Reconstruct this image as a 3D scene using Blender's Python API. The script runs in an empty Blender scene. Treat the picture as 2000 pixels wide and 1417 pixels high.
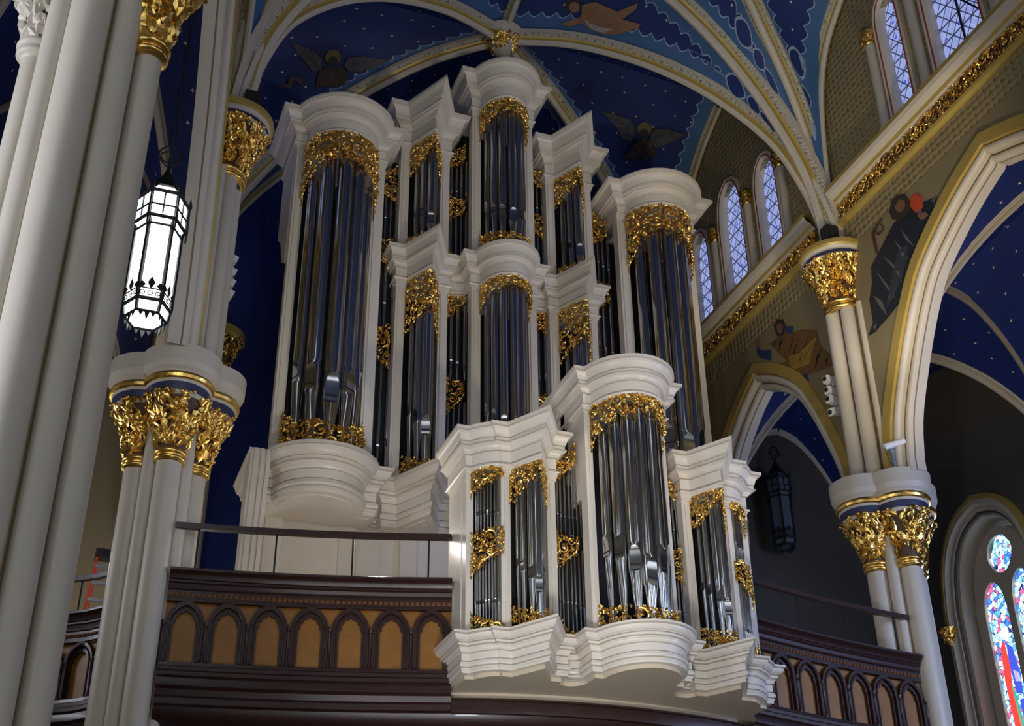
import bpy, math, random
from math import sin, cos, pi, sqrt, atan2, radians as R
from mathutils import Vector as V, Matrix
from mathutils.geometry import tessellate_polygon
random.seed(7)
S = bpy.context.scene
COL = S.collection
# ---------------------------------------------------------------- camera, world, lights, exposure
cd = bpy.data.cameras.new('camera'); cam = bpy.data.objects.new('camera', cd); COL.objects.link(cam)
pit, yaw, rol = R(30.37), R(20.789), R(-0.732)
f_ = V((sin(yaw)*cos(pit), cos(yaw)*cos(pit), sin(pit))); rt = V((cos(yaw), -sin(yaw), 0)); up = rt.cross(f_)
r2 = cos(rol)*rt + sin(rol)*up; u2 = -sin(rol)*rt + cos(rol)*up
m = Matrix((r2, u2, -f_)).transposed().to_4x4(); m.translation = V((-7.867, -20.639, 1.6)); cam.matrix_world = m
cd.sensor_width = 36; cd.lens = 36*2522.8/2000; cd.clip_end = 300
S.camera = cam
S.view_settings.view_transform = 'Standard'; S.view_settings.look = 'None'; S.view_settings.gamma = 1
S.view_settings.use_curve_mapping = False; S.view_settings.exposure = 0.0
w = bpy.data.worlds.new('world'); S.world = w; w.use_nodes = True
w.node_tree.nodes['Background'].inputs[0].default_value = (.30, .32, .40, 1)
w.node_tree.nodes['Background'].inputs[1].default_value = .10
def area(name, loc, tgt, sx, sy, power, col, spread=180):
    l = bpy.data.lights.new(name, 'AREA'); l.shape = 'RECTANGLE'; l.size = sx; l.size_y = sy; l.energy = power; l.color = col; l.spread = R(spread)
    o = bpy.data.objects.new(name, l); COL.objects.link(o); o.location = loc
    o.rotation_euler = (V(tgt)-V(loc)).to_track_quat('-Z', 'Y').to_euler(); return o
def spot(name, loc, tgt, power, col, ang=40, rad=.15, blend=.6):
    l = bpy.data.lights.new(name, 'SPOT'); l.energy = power; l.color = col; l.spot_size = R(ang); l.spot_blend = blend; l.shadow_soft_size = rad
    o = bpy.data.objects.new(name, l); COL.objects.link(o); o.location = loc
    o.rotation_euler = (V(tgt)-V(loc)).to_track_quat('-Z', 'Y').to_euler(); return o
def pt(name, loc, power, col, rad=.3):
    l = bpy.data.lights.new(name, 'POINT'); l.energy = power; l.color = col; l.shadow_soft_size = rad
    o = bpy.data.objects.new(name, l); COL.objects.link(o); o.location = loc; return o
area('left_aisle_window_daylight', (-12, -1.0, 8.6), (-6.6, -2.6, 8), 1.4, 4, 170, (.85, .87, 1), 140)
area('left_aisle_daylight', (-15, -12.5, 6), (-7, -8, 8), 2.5, 6, 640, (.78, .84, 1))
area('nave_fill', (4.5, -34, 8), (0, 0, 14), 9, 7, 190, (1, .92, .80))  # broad warm fill added in the nave, no real source
area('clerestory_daylight', (-6.0, -20, 20), (4, -2, 16), 4, 4, 55, (.9, .93, 1))
area('right_nave_window_daylight', (10.9, -10.8, 8.2), (4, -3.3, 7.8), 2, 4, 420, (.42, .55, 1), 120)
area('right_aisle_window_daylight', (10.6, .5, 10), (5, -1.5, 9.3), 1.6, 3.5, 60, (.45, .6, 1))
spot('nave_floodlight', (-7.5, -13.5, 4.2), (-2.3, -4.6, 8.2), 640, (.97, .95, 1), 34, .12)
spot('stage_floodlight', (1.5, -17, 3.2), (-.3, -4.8, 8.4), 240, (1, .96, .92), 24, .2)
pt('gallery_lamp', (-3.15, -2.2, 9.55), 45, (1, .93, .85), .12)
pt('lantern_bulb', (-7.33, -7, 10.9), 90, (.95, .97, 1), .12)
spot('organ_floodlight', (4.6, -18, 5), (-.4, .4, 16.0), 2150, (1, .89, .73), 31, .3, .3)
area('chair_organ_streak_light', (-4.2, -12.5, 2.4), (-.6, -4.6, 8.4), 1.0, 1.0, 70, (.93, .95, 1), 70)  # added unseen area light, puts bright streaks on the small organ's pipes
spot('vault_uplight', (5.2, -4.2, 12.4), (4.0, -3.2, 20), 150, (1, .95, .88), 110, .3)
spot('arch_uplight', (3.6, -9, 9.5), (6.3, -4.8, 15), 1000, (1, .84, .58), 60, .3)
pt('gallery_rear_lamp', (-5.6, 2.6, 8.2), 45, (.9, .93, 1), .2)
pt('left_aisle_lamp', (-8.3, 1.0, 9.8), 38, (1, .92, .75), .3)

# ---------------------------------------------------------------- materials
MATS = {}
def nmat(name):
    m = bpy.data.materials.new(name); m.use_nodes = True; MATS[name] = m
    return m, m.node_tree.nodes, m.node_tree.links, m.node_tree.nodes['Principled BSDF']
def mat(name, col, rough=.5, metal=0, bump=0, bscale=20, var=0, vscale=4, coat=0):
    m, n, l, b = nmat(name)
    b.inputs['Base Color'].default_value = (*col, 1); b.inputs['Roughness'].default_value = rough; b.inputs['Metallic'].default_value = metal
    b.inputs['Coat Weight'].default_value = coat
    tc = n.new('ShaderNodeTexCoord')
    if bump:
        t = n.new('ShaderNodeTexNoise'); t.inputs['Scale'].default_value = bscale; t.inputs['Detail'].default_value = 5
        l.new(tc.outputs['Object'], t.inputs['Vector']); bp = n.new('ShaderNodeBump'); bp.inputs['Strength'].default_value = bump; bp.inputs['Distance'].default_value = .02
        l.new(t.outputs['Fac'], bp.inputs['Height']); l.new(bp.outputs[0], b.inputs['Normal'])
    if var:
        t = n.new('ShaderNodeTexNoise'); t.inputs['Scale'].default_value = vscale; t.inputs['Detail'].default_value = 6
        l.new(tc.outputs['Object'], t.inputs['Vector'])
        mx = n.new('ShaderNodeMix'); mx.data_type = 'RGBA'
        mx.inputs['A'].default_value = (*[c*(1-var) for c in col], 1); mx.inputs['B'].default_value = (*[min(1, c*(1+var)) for c in col], 1)
        l.new(t.outputs['Fac'], mx.inputs['Factor']); l.new(mx.outputs['Result'], b.inputs['Base Color'])
    return m
WHITE = mat('white_case_paint', (.74, .675, .575), .32, 0, .05, 30, .04, 3)
CREAM = mat('cream_plaster', (.62, .55, .44), .45, 0, .12, 14, .06, 2)
CREAMD = mat('cream_stone', (.55, .48, .38), .55, 0, .15, 10, .08, 2)
GOLD = mat('gilding', (.95, .60, .16), .25, 1, .25, 26, .12, 9)
GOLDP = mat('gold_paint', (.55, .39, .10), .38, .3, .1, 16, .12, 3)
NAVY = mat('navy_paint', (.03, .035, .09), .45)
PIPE = mat('pipe_metal', (.56, .555, .54), .15, 1, .012, 6, .05, 2)
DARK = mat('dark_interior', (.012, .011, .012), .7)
WOOD = mat('dark_mahogany', (.030, .010, .007), .36, 0, .1, 18, .35, 6, .1)
OAK = mat('golden_oak', (.27, .112, .012), .45, 0, .08, 12, .3, 5)
BEIGE = mat('beige_panel_paint', (.62, .52, .38), .5, 0, .04, 10, .05, 1)
IRON = mat('black_iron', (.02, .022, .022), .5, .6)
PLW = mat('white_plastic', (.8, .78, .78), .4)
BLK = mat('black_plastic', (.015, .015, .018), .5)
RED = mat('red_fibreglass', (.60, .05, .02), .4)
STEEL = mat('step_metal', (.35, .42, .5), .4, .7)
WALLD = mat('olive_wall', (.25, .195, .095), .7, 0, .08, 8, .1, 1)
WALLN = mat('deep_blue_wall', (.014, .032, .20), .7, 0, 0, 8, .15, 1)  # the rear wall's own deep blue paint
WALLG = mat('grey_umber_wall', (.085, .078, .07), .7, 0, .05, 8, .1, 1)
REDP = mat('red_stripe_paint', (.38, .07, .05), .5)
FLOOR = mat('floor_stone', (.18, .13, .09), .4, 0, .05, 3, .2, 1)
def emis(name, col, st):
    m, n, l, b = nmat(name); b.inputs['Base Color'].default_value = (*[c*.5 for c in col], 1)
    b.inputs['Emission Color'].default_value = (*col, 1); b.inputs['Emission Strength'].default_value = st; return m
LAMP = emis('lantern_glass_lit', (.93, .96, 1), 7)
def N(n, t, **k):
    x = n.new(t)
    for a, v in k.items(): setattr(x, a, v)
    return x
def math_(n, l, op, a, b=None, c=None):
    x = n.new('ShaderNodeMath'); x.operation = op
    for i, v in enumerate((a, b, c)):
        if v is None: continue
        if hasattr(v, 'is_linked') or hasattr(v, 'links'): l.new(v, x.inputs[i])
        else: x.inputs[i].default_value = v
    return x.outputs[0]
def mix_(n, l, fac, a, b):
    x = n.new('ShaderNodeMix'); x.data_type = 'RGBA'
    for s, v in (('Factor', fac), ('A', a), ('B', b)):
        if hasattr(v, 'links'): l.new(v, x.inputs[s])
        else: x.inputs[s].default_value = v if s == 'Factor' else (*v, 1)
    return x.outputs['Result']
def vault_mat(name, deep, light, border, line):
    # uv 'rib': u = metres along the nearest rib, v = metres from it; uv 'pos': metres over the cell
    m, n, l, b = nmat(name); b.inputs['Roughness'].default_value = .6
    uv = N(n, 'ShaderNodeUVMap', uv_map='rib'); sp = n.new('ShaderNodeSeparateXYZ'); l.new(uv.outputs[0], sp.inputs[0])
    up_ = N(n, 'ShaderNodeUVMap', uv_map='pos')
    a = math_(n, l, 'ABSOLUTE', math_(n, l, 'SINE', math_(n, l, 'MULTIPLY', sp.outputs[0], pi/.34)))
    d = math_(n, l, 'SUBTRACT', sp.outputs[1], math_(n, l, 'MULTIPLY', a, -.13)) if 0 else math_(n, l, 'ADD', sp.outputs[1], math_(n, l, 'MULTIPLY', a, .13))
    e = math_(n, l, 'SUBTRACT', d, border)
    inner = math_(n, l, 'GREATER_THAN', e, 0)
    ln = math_(n, l, 'LESS_THAN', math_(n, l, 'ABSOLUTE', e), .016)
    vo = N(n, 'ShaderNodeTexVoronoi', distance='MINKOWSKI', voronoi_dimensions='2D'); vo.inputs['Exponent'].default_value = .55
    vo.inputs['Scale'].default_value = 1.55; vo.inputs['Randomness'].default_value = .42
    l.new(up_.outputs[0], vo.inputs['Vector'])
    st = math_(n, l, 'MULTIPLY', math_(n, l, 'LESS_THAN', vo.outputs['Distance'], .075), inner)
    c = mix_(n, l, inner, light, deep); c = mix_(n, l, ln, c, line); c = mix_(n, l, st, c, (.85, .75, .45))
    l.new(c, b.inputs['Base Color']); return m
VAULT = vault_mat('painted_star_vault', (.010, .028, .15), (.050, .13, .29), .42, (.30, .42, .58))
VAULTN = vault_mat('starry_aisle_vault', (.010, .026, .17), (.010, .026, .17), .10, (.010, .026, .17))
def leafy(name, base, dark, scale, thr=.35, rand=.3):
    m, n, l, b = nmat(name); tc = n.new('ShaderNodeTexCoord'); vo = N(n, 'ShaderNodeTexVoronoi', distance='MINKOWSKI'); vo.inputs['Scale'].default_value = scale; vo.inputs['Exponent'].default_value = .7; vo.inputs['Randomness'].default_value = rand
    l.new(tc.outputs['Object'], vo.inputs['Vector']); f = math_(n, l, 'LESS_THAN', vo.outputs['Distance'], thr)
    l.new(mix_(n, l, f, base, dark), b.inputs['Base Color']); b.inputs['Roughness'].default_value = .55
    bp = n.new('ShaderNodeBump'); bp.inputs['Strength'].default_value = .6; bp.inputs['Distance'].default_value = .03; l.new(vo.outputs['Distance'], bp.inputs['Height']); l.new(bp.outputs[0], b.inputs['Normal'])
    return m
LEAFB = leafy('leaf_band_paint', (.50, .46, .36), (.20, .15, .07), 11, .52, .5)
STENC = leafy('stencilled_wall', (.33, .255, .12), (.17, .125, .045), 6.5, .42, .12)
def glass_mat(name, st, base, dark, blue, scale):
    m, n, l, b = nmat(name); tc = n.new('ShaderNodeTexCoord'); sp = n.new('ShaderNodeSeparateXYZ'); l.new(tc.outputs['Object'], sp.inputs[0])
    y, z = sp.outputs[1], sp.outputs[2]
    def lat(a, b_): # diagonal lead lines
        q = math_(n, l, 'ADD', math_(n, l, 'MULTIPLY', y, a), math_(n, l, 'MULTIPLY', z, b_))
        return math_(n, l, 'LESS_THAN', math_(n, l, 'FRACT', q), .11)
    lead = math_(n, l, 'MAXIMUM', lat(3.6, 2.6), math_(n, l, 'MAXIMUM', lat(-3.6, 2.6), lat(0, 2.6)))
    no = n.new('ShaderNodeTexNoise'); no.inputs['Scale'].default_value = 7; l.new(tc.outputs['Object'], no.inputs['Vector'])
    c = mix_(n, l, no.outputs['Fac'], base, blue)
    vo = n.new('ShaderNodeTexVoronoi'); vo.inputs['Scale'].default_value = 2.4; vo.inputs['Randomness'].default_value = .25; l.new(tc.outputs['Object'], vo.inputs['Vector'])
    c = mix_(n, l, math_(n, l, 'LESS_THAN', vo.outputs['Distance'], .13), c, (.06, .10, .75))
    c = mix_(n, l, lead, c, dark)
    l.new(c, b.inputs['Emission Color']); b.inputs['Emission Strength'].default_value = st; b.inputs['Base Color'].default_value = (.05, .05, .08, 1); b.inputs['Roughness'].default_value = .3
    return m
CGLASS = glass_mat('leaded_pale_glass', .9, (.50, .58, .95), (.03, .04, .09), (.16, .22, .62), 8)
def mosaic(name, st, scale, cols):
    m, n, l, b = nmat(name); tc = n.new('ShaderNodeTexCoord'); vo = n.new('ShaderNodeTexVoronoi'); vo.inputs['Scale'].default_value = scale; l.new(tc.outputs['Object'], vo.inputs['Vector'])
    ve = N(n, 'ShaderNodeTexVoronoi', feature='DISTANCE_TO_EDGE'); ve.inputs['Scale'].default_value = scale; l.new(tc.outputs['Object'], ve.inputs['Vector'])
    sp = n.new('ShaderNodeSeparateColor'); l.new(vo.outputs['Color'], sp.inputs[0])
    r = n.new('ShaderNodeValToRGB'); r.color_ramp.interpolation = 'CONSTANT'; e = r.color_ramp.elements
    for i, cc in enumerate(cols):
        x = e[i] if i < 2 else e.new(i/len(cols)); x.position = i/len(cols); x.color = (*cc, 1)
    l.new(sp.outputs[0], r.inputs[0])
    c = mix_(n, l, math_(n, l, 'LESS_THAN', ve.outputs['Distance'], .05), r.outputs[0], (.01, .015, .06))
    l.new(c, b.inputs['Emission Color']); b.inputs['Emission Strength'].default_value = st; b.inputs['Base Color'].default_value = (.03, .03, .05, 1); return m
SGLASS = mosaic('stained_glass_mosaic', 2.6, 9, [(.3, .7, 1), (.75, .95, 1), (.04, .14, .9), (.4, .85, 1), (.7, .08, .2), (.08, .3, 1), (.9, 1, 1), (.25, .6, .95)])
SRED = emis('red_stained_glass', (.85, .06, .05), 1.3); SGRN = emis('green_stained_glass', (.05, .5, .3), 1.1); SBLU = emis('blue_stained_glass', (.06, .1, .7), 1.2)
SYEL = emis('yellow_stained_glass', (.9, .75, .1), 1.2); SWHT = emis('white_stained_glass', (.95, .97, 1), 2.2); SPNK = emis('pale_stained_glass', (.85, .75, .9), 1.6)

# ---------------------------------------------------------------- mesh helpers
class MB:
    def __init__(s): s.v = []; s.f = []; s.m = []
    def add(s, vs, fs, mi=0):
        o = len(s.v); s.v += [tuple(v) for v in vs]; s.f += [tuple(i+o for i in f) for f in fs]; s.m += [mi]*len(fs); return s
    def box(s, a, b, mi=0):
        x0, y0, z0 = a; x1, y1, z1 = b
        return s.add([(x0,y0,z0),(x1,y0,z0),(x1,y1,z0),(x0,y1,z0),(x0,y0,z1),(x1,y0,z1),(x1,y1,z1),(x0,y1,z1)],
                     [(0,3,2,1),(4,5,6,7),(0,1,5,4),(1,2,6,5),(2,3,7,6),(3,0,4,7)], mi)
    def obox(s, c, ax, ay, az, mi=0):     # oriented box: centre + half axes
        c, ax, ay, az = V(c), V(ax), V(ay), V(az)
        vs = [c+i*ax+j*ay+k*az for k in (-1, 1) for i, j in ((-1,-1),(1,-1),(1,1),(-1,1))]
        return s.add(vs, [(0,3,2,1),(4,5,6,7),(0,1,5,4),(1,2,6,5),(2,3,7,6),(3,0,4,7)], mi)
    def tube(s, pts, rad, k=8, mi=0, cap=True):
        pts = [V(p) for p in pts]; n = len(pts); rad = rad if hasattr(rad, '__len__') else [rad]*n
        vs = []; ref = None
        for i, p in enumerate(pts):
            t = (pts[min(i+1, n-1)]-pts[max(i-1, 0)])
            t = t.normalized() if t.length > 1e-9 else V((0, 0, 1))
            if ref is None: ref = V((0, 0, 1)) if abs(t.z) < .9 else V((1, 0, 0))
            a = (ref - t*ref.dot(t)).normalized(); b = t.cross(a); ref = a
            for j in range(k):
                an = 2*pi*j/k; vs.append(p+(a*cos(an)+b*sin(an))*rad[i])
        fs = [(i*k+j, i*k+(j+1) % k, (i+1)*k+(j+1) % k, (i+1)*k+j) for i in range(n-1) for j in range(k)]
        if cap: fs += [tuple(range(k))[::-1], tuple(range((n-1)*k, n*k))]
        return s.add(vs, fs, mi)
    def lathe(s, prof, c=(0, 0, 0), k=20, mi=0, a0=0, a1=2*pi):
        full = abs(a1-a0-2*pi) < 1e-6; kk = k if full else k+1; vs = []
        for r, z in prof:
            for j in range(kk):
                an = a0+(a1-a0)*j/k; vs.append((c[0]+r*cos(an), c[1]+r*sin(an), c[2]+z))
        fs = [(i*kk+j, i*kk+(j+1) % kk, (i+1)*kk+(j+1) % kk, (i+1)*kk+j) for i in range(len(prof)-1) for j in range(k)]
        return s.add(vs, fs, mi)
    def ball(s, c, r, k=6, mi=0, sc=(1, 1, 1)):
        c = V(c); vs = [c+V((0, 0, -r*sc[2]))]; h = max(3, k//2)
        for i in range(1, h):
            a = -pi/2+pi*i/h
            for j in range(k): vs.append(c+V((r*cos(a)*cos(2*pi*j/k)*sc[0], r*cos(a)*sin(2*pi*j/k)*sc[1], r*sin(a)*sc[2])))
        vs.append(c+V((0, 0, r*sc[2]))); T = len(vs)-1
        fs = [(0, 1+(j+1) % k, 1+j) for j in range(k)]
        for i in range(h-2):
            for j in range(k): fs.append((1+i*k+j, 1+i*k+(j+1) % k, 1+(i+1)*k+(j+1) % k, 1+(i+1)*k+j))
        fs += [(1+(h-2)*k+j, 1+(h-2)*k+(j+1) % k, T) for j in range(k)]
        return s.add(vs, fs, mi)
    def prism(s, outer, fn0, fn1, holes=(), mi=0, side=True, mis=None):   # 2-D polygon with holes between two maps
        loops = [list(outer)]+[list(h) for h in holes]
        tris = tessellate_polygon([[V((a, b, 0)) for a, b in L] for L in loops]); flat = [p for L in loops for p in L]; n = len(flat)
        vs = [fn0(a, b) for a, b in flat]+[fn1(a, b) for a, b in flat]
        fs = [tuple(t) for t in tris]+[tuple(i+n for i in t)[::-1] for t in tris]; s.add(vs, fs, mi)
        if side:
            o = 0; ff = []
            for L in loops:
                k = len(L); ff += [(o+i, o+(i+1) % k, o+(i+1) % k+n, o+i+n) for i in range(k)]; o += k
            s.add(vs, ff, mi if mis is None else mis)
        return s
    def sweep(s, path, prof, closed=False, mi=0, cap=True):
        # path: plan polyline (x,y); prof: [(out, z)]; out = to the right-hand side of travel, mitred
        n = len(path); P = [V((a, b, 0)) for a, b in path]; vs = []
        for i, p in enumerate(P):
            if closed: d0 = (p-P[i-1]).normalized(); d1 = (P[(i+1) % n]-p).normalized()
            else: d0 = (p-P[max(i-1, 0)]); d1 = (P[min(i+1, n-1)]-p); d0 = d0.normalized() if d0.length > 1e-9 else d1.normalized(); d1 = d1.normalized() if d1.length > 1e-9 else d0
            n0 = V((d0.y, -d0.x, 0)); n1 = V((d1.y, -d1.x, 0)); b = (n0+n1)
            b = n0 if b.length < 1e-6 else b.normalized(); sc = min(1/max(b.dot(n0), .3), 3)
            for o, z in prof: q = p+b*o*sc; vs.append((q.x, q.y, z))
        k = len(prof); fs = []
        for i in range(n if closed else n-1):
            for j in range(k-1): a = i*k+j; c = ((i+1) % n)*k+j; fs.append((a, c, c+1, a+1))
        s.add(vs, fs, mi)
        return s
    def build(s, name, mats, parent=None, origin=None, smooth=35, merge=False):
        me = bpy.data.meshes.new(name); o = bpy.data.objects.new(name, me)
        rel = V((0, 0, 0))
        if parent is not None:
            o.parent = parent; rel = root_loc(parent)
        elif origin is not None: o.location = origin; rel = V(origin)
        me.from_pydata([tuple(V(v)-rel) for v in s.v], [], s.f)
        mats = mats if isinstance(mats, (list, tuple)) else [mats]
        for x in mats: me.materials.append(x)
        me.polygons.foreach_set('material_index', s.m)
        if smooth: me.polygons.foreach_set('use_smooth', [True]*len(s.f)); me.set_sharp_from_angle(angle=R(smooth))
        me.validate(); me.update(); COL.objects.link(o); return o
def root_loc(o):
    while o.parent is not None: o = o.parent
    return V(o.location)
def tag(o, label=None, cat=None, group=None, kind=None):
    for k, v in (('label', label), ('category', cat), ('group', group), ('kind', kind)):
        if v: o[k] = v
    return o
def thing(name, label, cat, loc, group=None):
    o = bpy.data.objects.new(name, None); o.location = loc; o.empty_display_size = .2; COL.objects.link(o); return tag(o, label, cat, group)
def copy_tree(o, parent=None):
    c = o.copy(); COL.objects.link(c); c.parent = parent
    for ch in list(o.children): copy_tree(ch, c)
    return c
def struct(o): o['kind'] = 'structure'; return o
def interp(T, u):
    for i in range(len(T)-1):
        if u <= T[i+1][0]:
            a, b = T[i], T[i+1]; return a[1]+(b[1]-a[1])*(u-a[0])/(b[0]-a[0])
    return T[-1][1]
def smoothT(T, n=40):    # resample a curve table by chord length with light smoothing
    pts = [V((a, b, 0)) for a, b in T]; out = []
    for i in range(len(pts)-1):
        p0, p1, p2, p3 = pts[max(i-1, 0)], pts[i], pts[i+1], pts[min(i+2, len(pts)-1)]
        for k in range(6):
            t = k/6; out.append(.5*((2*p1)+(p2-p0)*t+(2*p0-5*p1+4*p2-p3)*t*t+(3*p1-p0-3*p2+p3)*t**3))
    out.append(pts[-1]); L = [0]
    for i in range(1, len(out)): L.append(L[-1]+(out[i]-out[i-1]).length)
    res = []; j = 0
    for k in range(n+1):
        d = L[-1]*k/n
        while j < len(out)-2 and L[j+1] < d: j += 1
        q = out[j].lerp(out[j+1], (d-L[j])/max(L[j+1]-L[j], 1e-9)); res.append((q.x, q.y))
    return res
# ---------------------------------------------------------------- gilded carving
def leaf(mb, P, s, z, ang, L, w, h=.03):
    # small pointed leaf lying on the surface P(s, z, out)
    c, d = cos(ang), sin(ang)
    def q(a, b, o): return P(s+a*c-b*d, z+a*d+b*c, o)
    vs = [q(0, 0, h*.4), q(L*.45, w, h*.5), q(L*.45, 0, h*1.5), q(L*.45, -w, h*.5), q(L, w*.15, h*.9), q(L*.45, w*.9, -h*.3), q(L*.45, -w*.9, -h*.3)]
    mb.add(vs, [(0, 2, 1), (0, 3, 2), (1, 2, 4), (2, 3, 4), (0, 1, 5), (0, 6, 3), (1, 4, 5), (3, 6, 4)])
def scroll(mb, P, s, z, r, rnd, th=.02):
    a0 = rnd.uniform(0, 2*pi); sg = rnd.choice((-1, 1)); n = max(9, int(10+r*40)); turns = 1.35 if r > .06 else 1.0
    ctr = []; rad = []
    for i in range(n):
        t = i/(n-1); rr = r*(1-.82*t**.85); a = a0+sg*2*pi*turns*t
        ctr.append(P(s+rr*cos(a), z+rr*sin(a), th*(.6+.9*t))); rad.append(th*(.75-.15*t) if i < n-1 else th)
    mb.tube(ctr, rad, 5); mb.ball(P(s, z, th*1.5), th*1.25, 6)
    for i in range(int(4+r*26)):
        t = rnd.random()*.7; rr = r*(1-.82*t**.85)+th*.4; a = a0+sg*2*pi*turns*t
        leaf(mb, P, s+rr*cos(a), z+rr*sin(a), a+sg*rnd.uniform(.2, 1.2), max(.035, r*rnd.uniform(.4, .75)), max(.014, r*.19), th*1.1)
def carve(P, width, zt, zb, seed, big=.13, th=.02, edge=True, extra=1.0):
    # P(s,z,out)->world ; zt(u), zb(u) upper and lower limits
    rnd = random.Random(seed); mb = MB(); C = []
    for r, tries in ((big, 60), (big*.7, 120), (big*.46, 260), (big*.3, 260)):
        for _ in range(int(tries*extra)):
            s = rnd.uniform(0, width); a, b = zb(s/width), zt(s/width)
            if b-a < r*.7: continue
            z = rnd.uniform(a, b)
            if s < r*.75 or s > width-r*.75: continue
            ok = True
            for ds in (-.8*r, 0, .8*r):
                uu = min(1, max(0, (s+ds)/width))
                if z-r*.8 < zb(uu)-.02 or z+r*.8 > zt(uu)+.02: ok = False
            if ok and all((s-x)**2+(z-y)**2 > ((r+q)*.93)**2 for x, y, q in C): C.append((s, z, r))
    for s, z, r in C: scroll(mb, P, s, z, r, rnd, th*(.7+r/big*.5))
    # leafy lower fringe and small fill leaves
    n = int(width/.05)
    for i in range(n+1):
        u = i/n
        for e in (zb(u), zt(u)):
            leaf(mb, P, u*width, e+rnd.uniform(-.01, .02), rnd.uniform(0, 2*pi), rnd.uniform(.05, .085), .022, th)
    A = sum(max(0, zt((i+.5)/12)-zb((i+.5)/12)) for i in range(12))/12*width
    for _ in range(int(A*150)):
        s = rnd.uniform(0, width); a, b = zb(s/width), zt(s/width)
        if b > a: leaf(mb, P, s, rnd.uniform(a, b), rnd.uniform(0, 2*pi), rnd.uniform(.045, .09), .02, th*.9)
    if not edge and width < 3: mb.tube([P(width*i/16, zb(i/16)+.02, .01) for i in range(17)], .009, 4)
    if edge:
        mb.tube([P(width*i/16, zt(i/16), .0) for i in range(17)], .013, 4)
        for u in (0, 1):
            if zt(u)-zb(u) > .08: mb.tube([P(width*u, zt(u), 0), P(width*u, zb(u), 0)], .012, 4)
    return mb
def path_map(path):
    # plan polyline -> P(s, z, out) and total length ; out to the right of travel (towards the nave)
    L = [0]
    for i in range(1, len(path)): L.append(L[-1]+sqrt((path[i][0]-path[i-1][0])**2+(path[i][1]-path[i-1][1])**2))
    def P(s, z, o=0):
        s = min(max(s, 0), L[-1]-1e-6); j = 0
        while j < len(path)-2 and L[j+1] < s: j += 1
        t = (s-L[j])/(L[j+1]-L[j]); a, b = path[j], path[j+1]; dx, dy = b[0]-a[0], b[1]-a[1]; d = sqrt(dx*dx+dy*dy)
        return V((a[0]+dx*t+dy/d*o, a[1]+dy*t-dx/d*o, z))
    return P, L[-1]
def arc(x0, y0, x1, y1, b, n=14):    # from (x0,y0) to (x1,y1) bulging by b towards -y (elliptic); b<0 is concave
    out = []
    for i in range(n+1):
        a = pi*i/n; t = (1-cos(a))/2; out.append((x0+(x1-x0)*t, y0+(y1-y0)*t-b*sin(a)))
    return out
def pipe_mb(x, y, z0, zm, z1, r, seg=20, face=(0, -1)):
    # z0 foot tip, zm mouth (upper lip), z1 top; the front is pressed in over the mouth with a rounded top
    h = r*2.5; mb = MB(); vs = []; nf = 9 if seg >= 18 else 5; nb = seg-nf+4; W0 = .76
    rows = [(z0, r*.30, W0, 0), (z0+(zm-z0)*.45, r*.64, W0, 0), (zm-r*1.15, r*.93, .15, 1), (zm-r*1.0, r*.95, .6, 1), (zm-r*.75, r*.97, .76, 1), (zm-r*.28, r, W0, 1)]
    k0 = len(rows)
    rows += [(zm, r, W0, 1)]+[(zm+h*t, r, W0*sqrt(max(.0004, 1-t**5)), 1) for t in (.3, .6, .75, .86, .93, .97, 1)]+[(zm+h*1.02, r, .1, 0), (zm+h*1.25, r, W0, 0), (z1, r, W0, 0)]
    fx, fy = face; n = nf+nb
    for z, rr, w_, flat in rows:
        ph = math.asin(w_)
        for j in range(n):
            if j < nf:
                q = -1+2*j/(nf-1)
                if flat: ox, oy = rr*w_*q, -rr*cos(ph)
                else: an = ph*q; ox, oy = rr*sin(an), -rr*cos(an)
            else:
                an = ph+(2*pi-2*ph)*(j-nf+1)/(nb+1); ox, oy = rr*sin(an), -rr*cos(an)
            vs.append((x+ox*(-fy)-oy*fx, y+ox*fx-oy*fy, z))
    mb.add(vs, [])
    for i in range(len(rows)-1):
        for j in range(n):
            mb.f.append((i*n+j, i*n+(j+1) % n, (i+1)*n+(j+1) % n, (i+1)*n+j)); mb.m.append(1 if i == k0-1 and j < nf-1 else 0)
    mb.f.append(tuple((len(rows)-1)*n+j for j in range(n))); mb.m.append(0)
    return mb
# ---------------------------------------------------------------- the organ
def mir(path): return [(-x, y) for x, y in reversed(path)]
def cornice(mb, path, z0, z1, o, sc=1):     # crown cornice, widening upwards
    h = z1-z0
    # fascia, bead, tall frieze, bed mould, deep corona, cyma
    g = lambda q, z: [(q, z), (q-.03, z+.002), (q-.03, z+.015), (q, z+.017)]
    prof = [(-.03, z0), (.02, z0), (.02, z0+.05*h), (.045, z0+.055*h), (.06, z0+.085*h), (.045, z0+.115*h), (.02, z0+.12*h)]+g(.02, z0+.15*h)+g(.02, z0+.42*h)+[(.05, z0+.445*h), (.05, z0+.475*h), (.065, z0+.48*h), (.085, z0+.53*h), (.13, z0+.56*h)]+g(.15, z0+.57*h)+[(.15, z0+.60*h),
            (.55*o, z0+.605*h)]+g(.55*o, z0+.68*h)+[(.60*o, z0+.705*h), (.60*o, z0+.735*h), (.63*o, z0+.74*h), (.66*o, z0+.80*h), (.74*o, z0+.86*h), (.86*o, z0+.895*h)]+g(.93*o, z0+.90*h)+[(.93*o, z0+.925*h), (o, z0+.93*h), (o, z1), (-.03, z1)]
    mb.sweep(path, prof)
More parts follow.
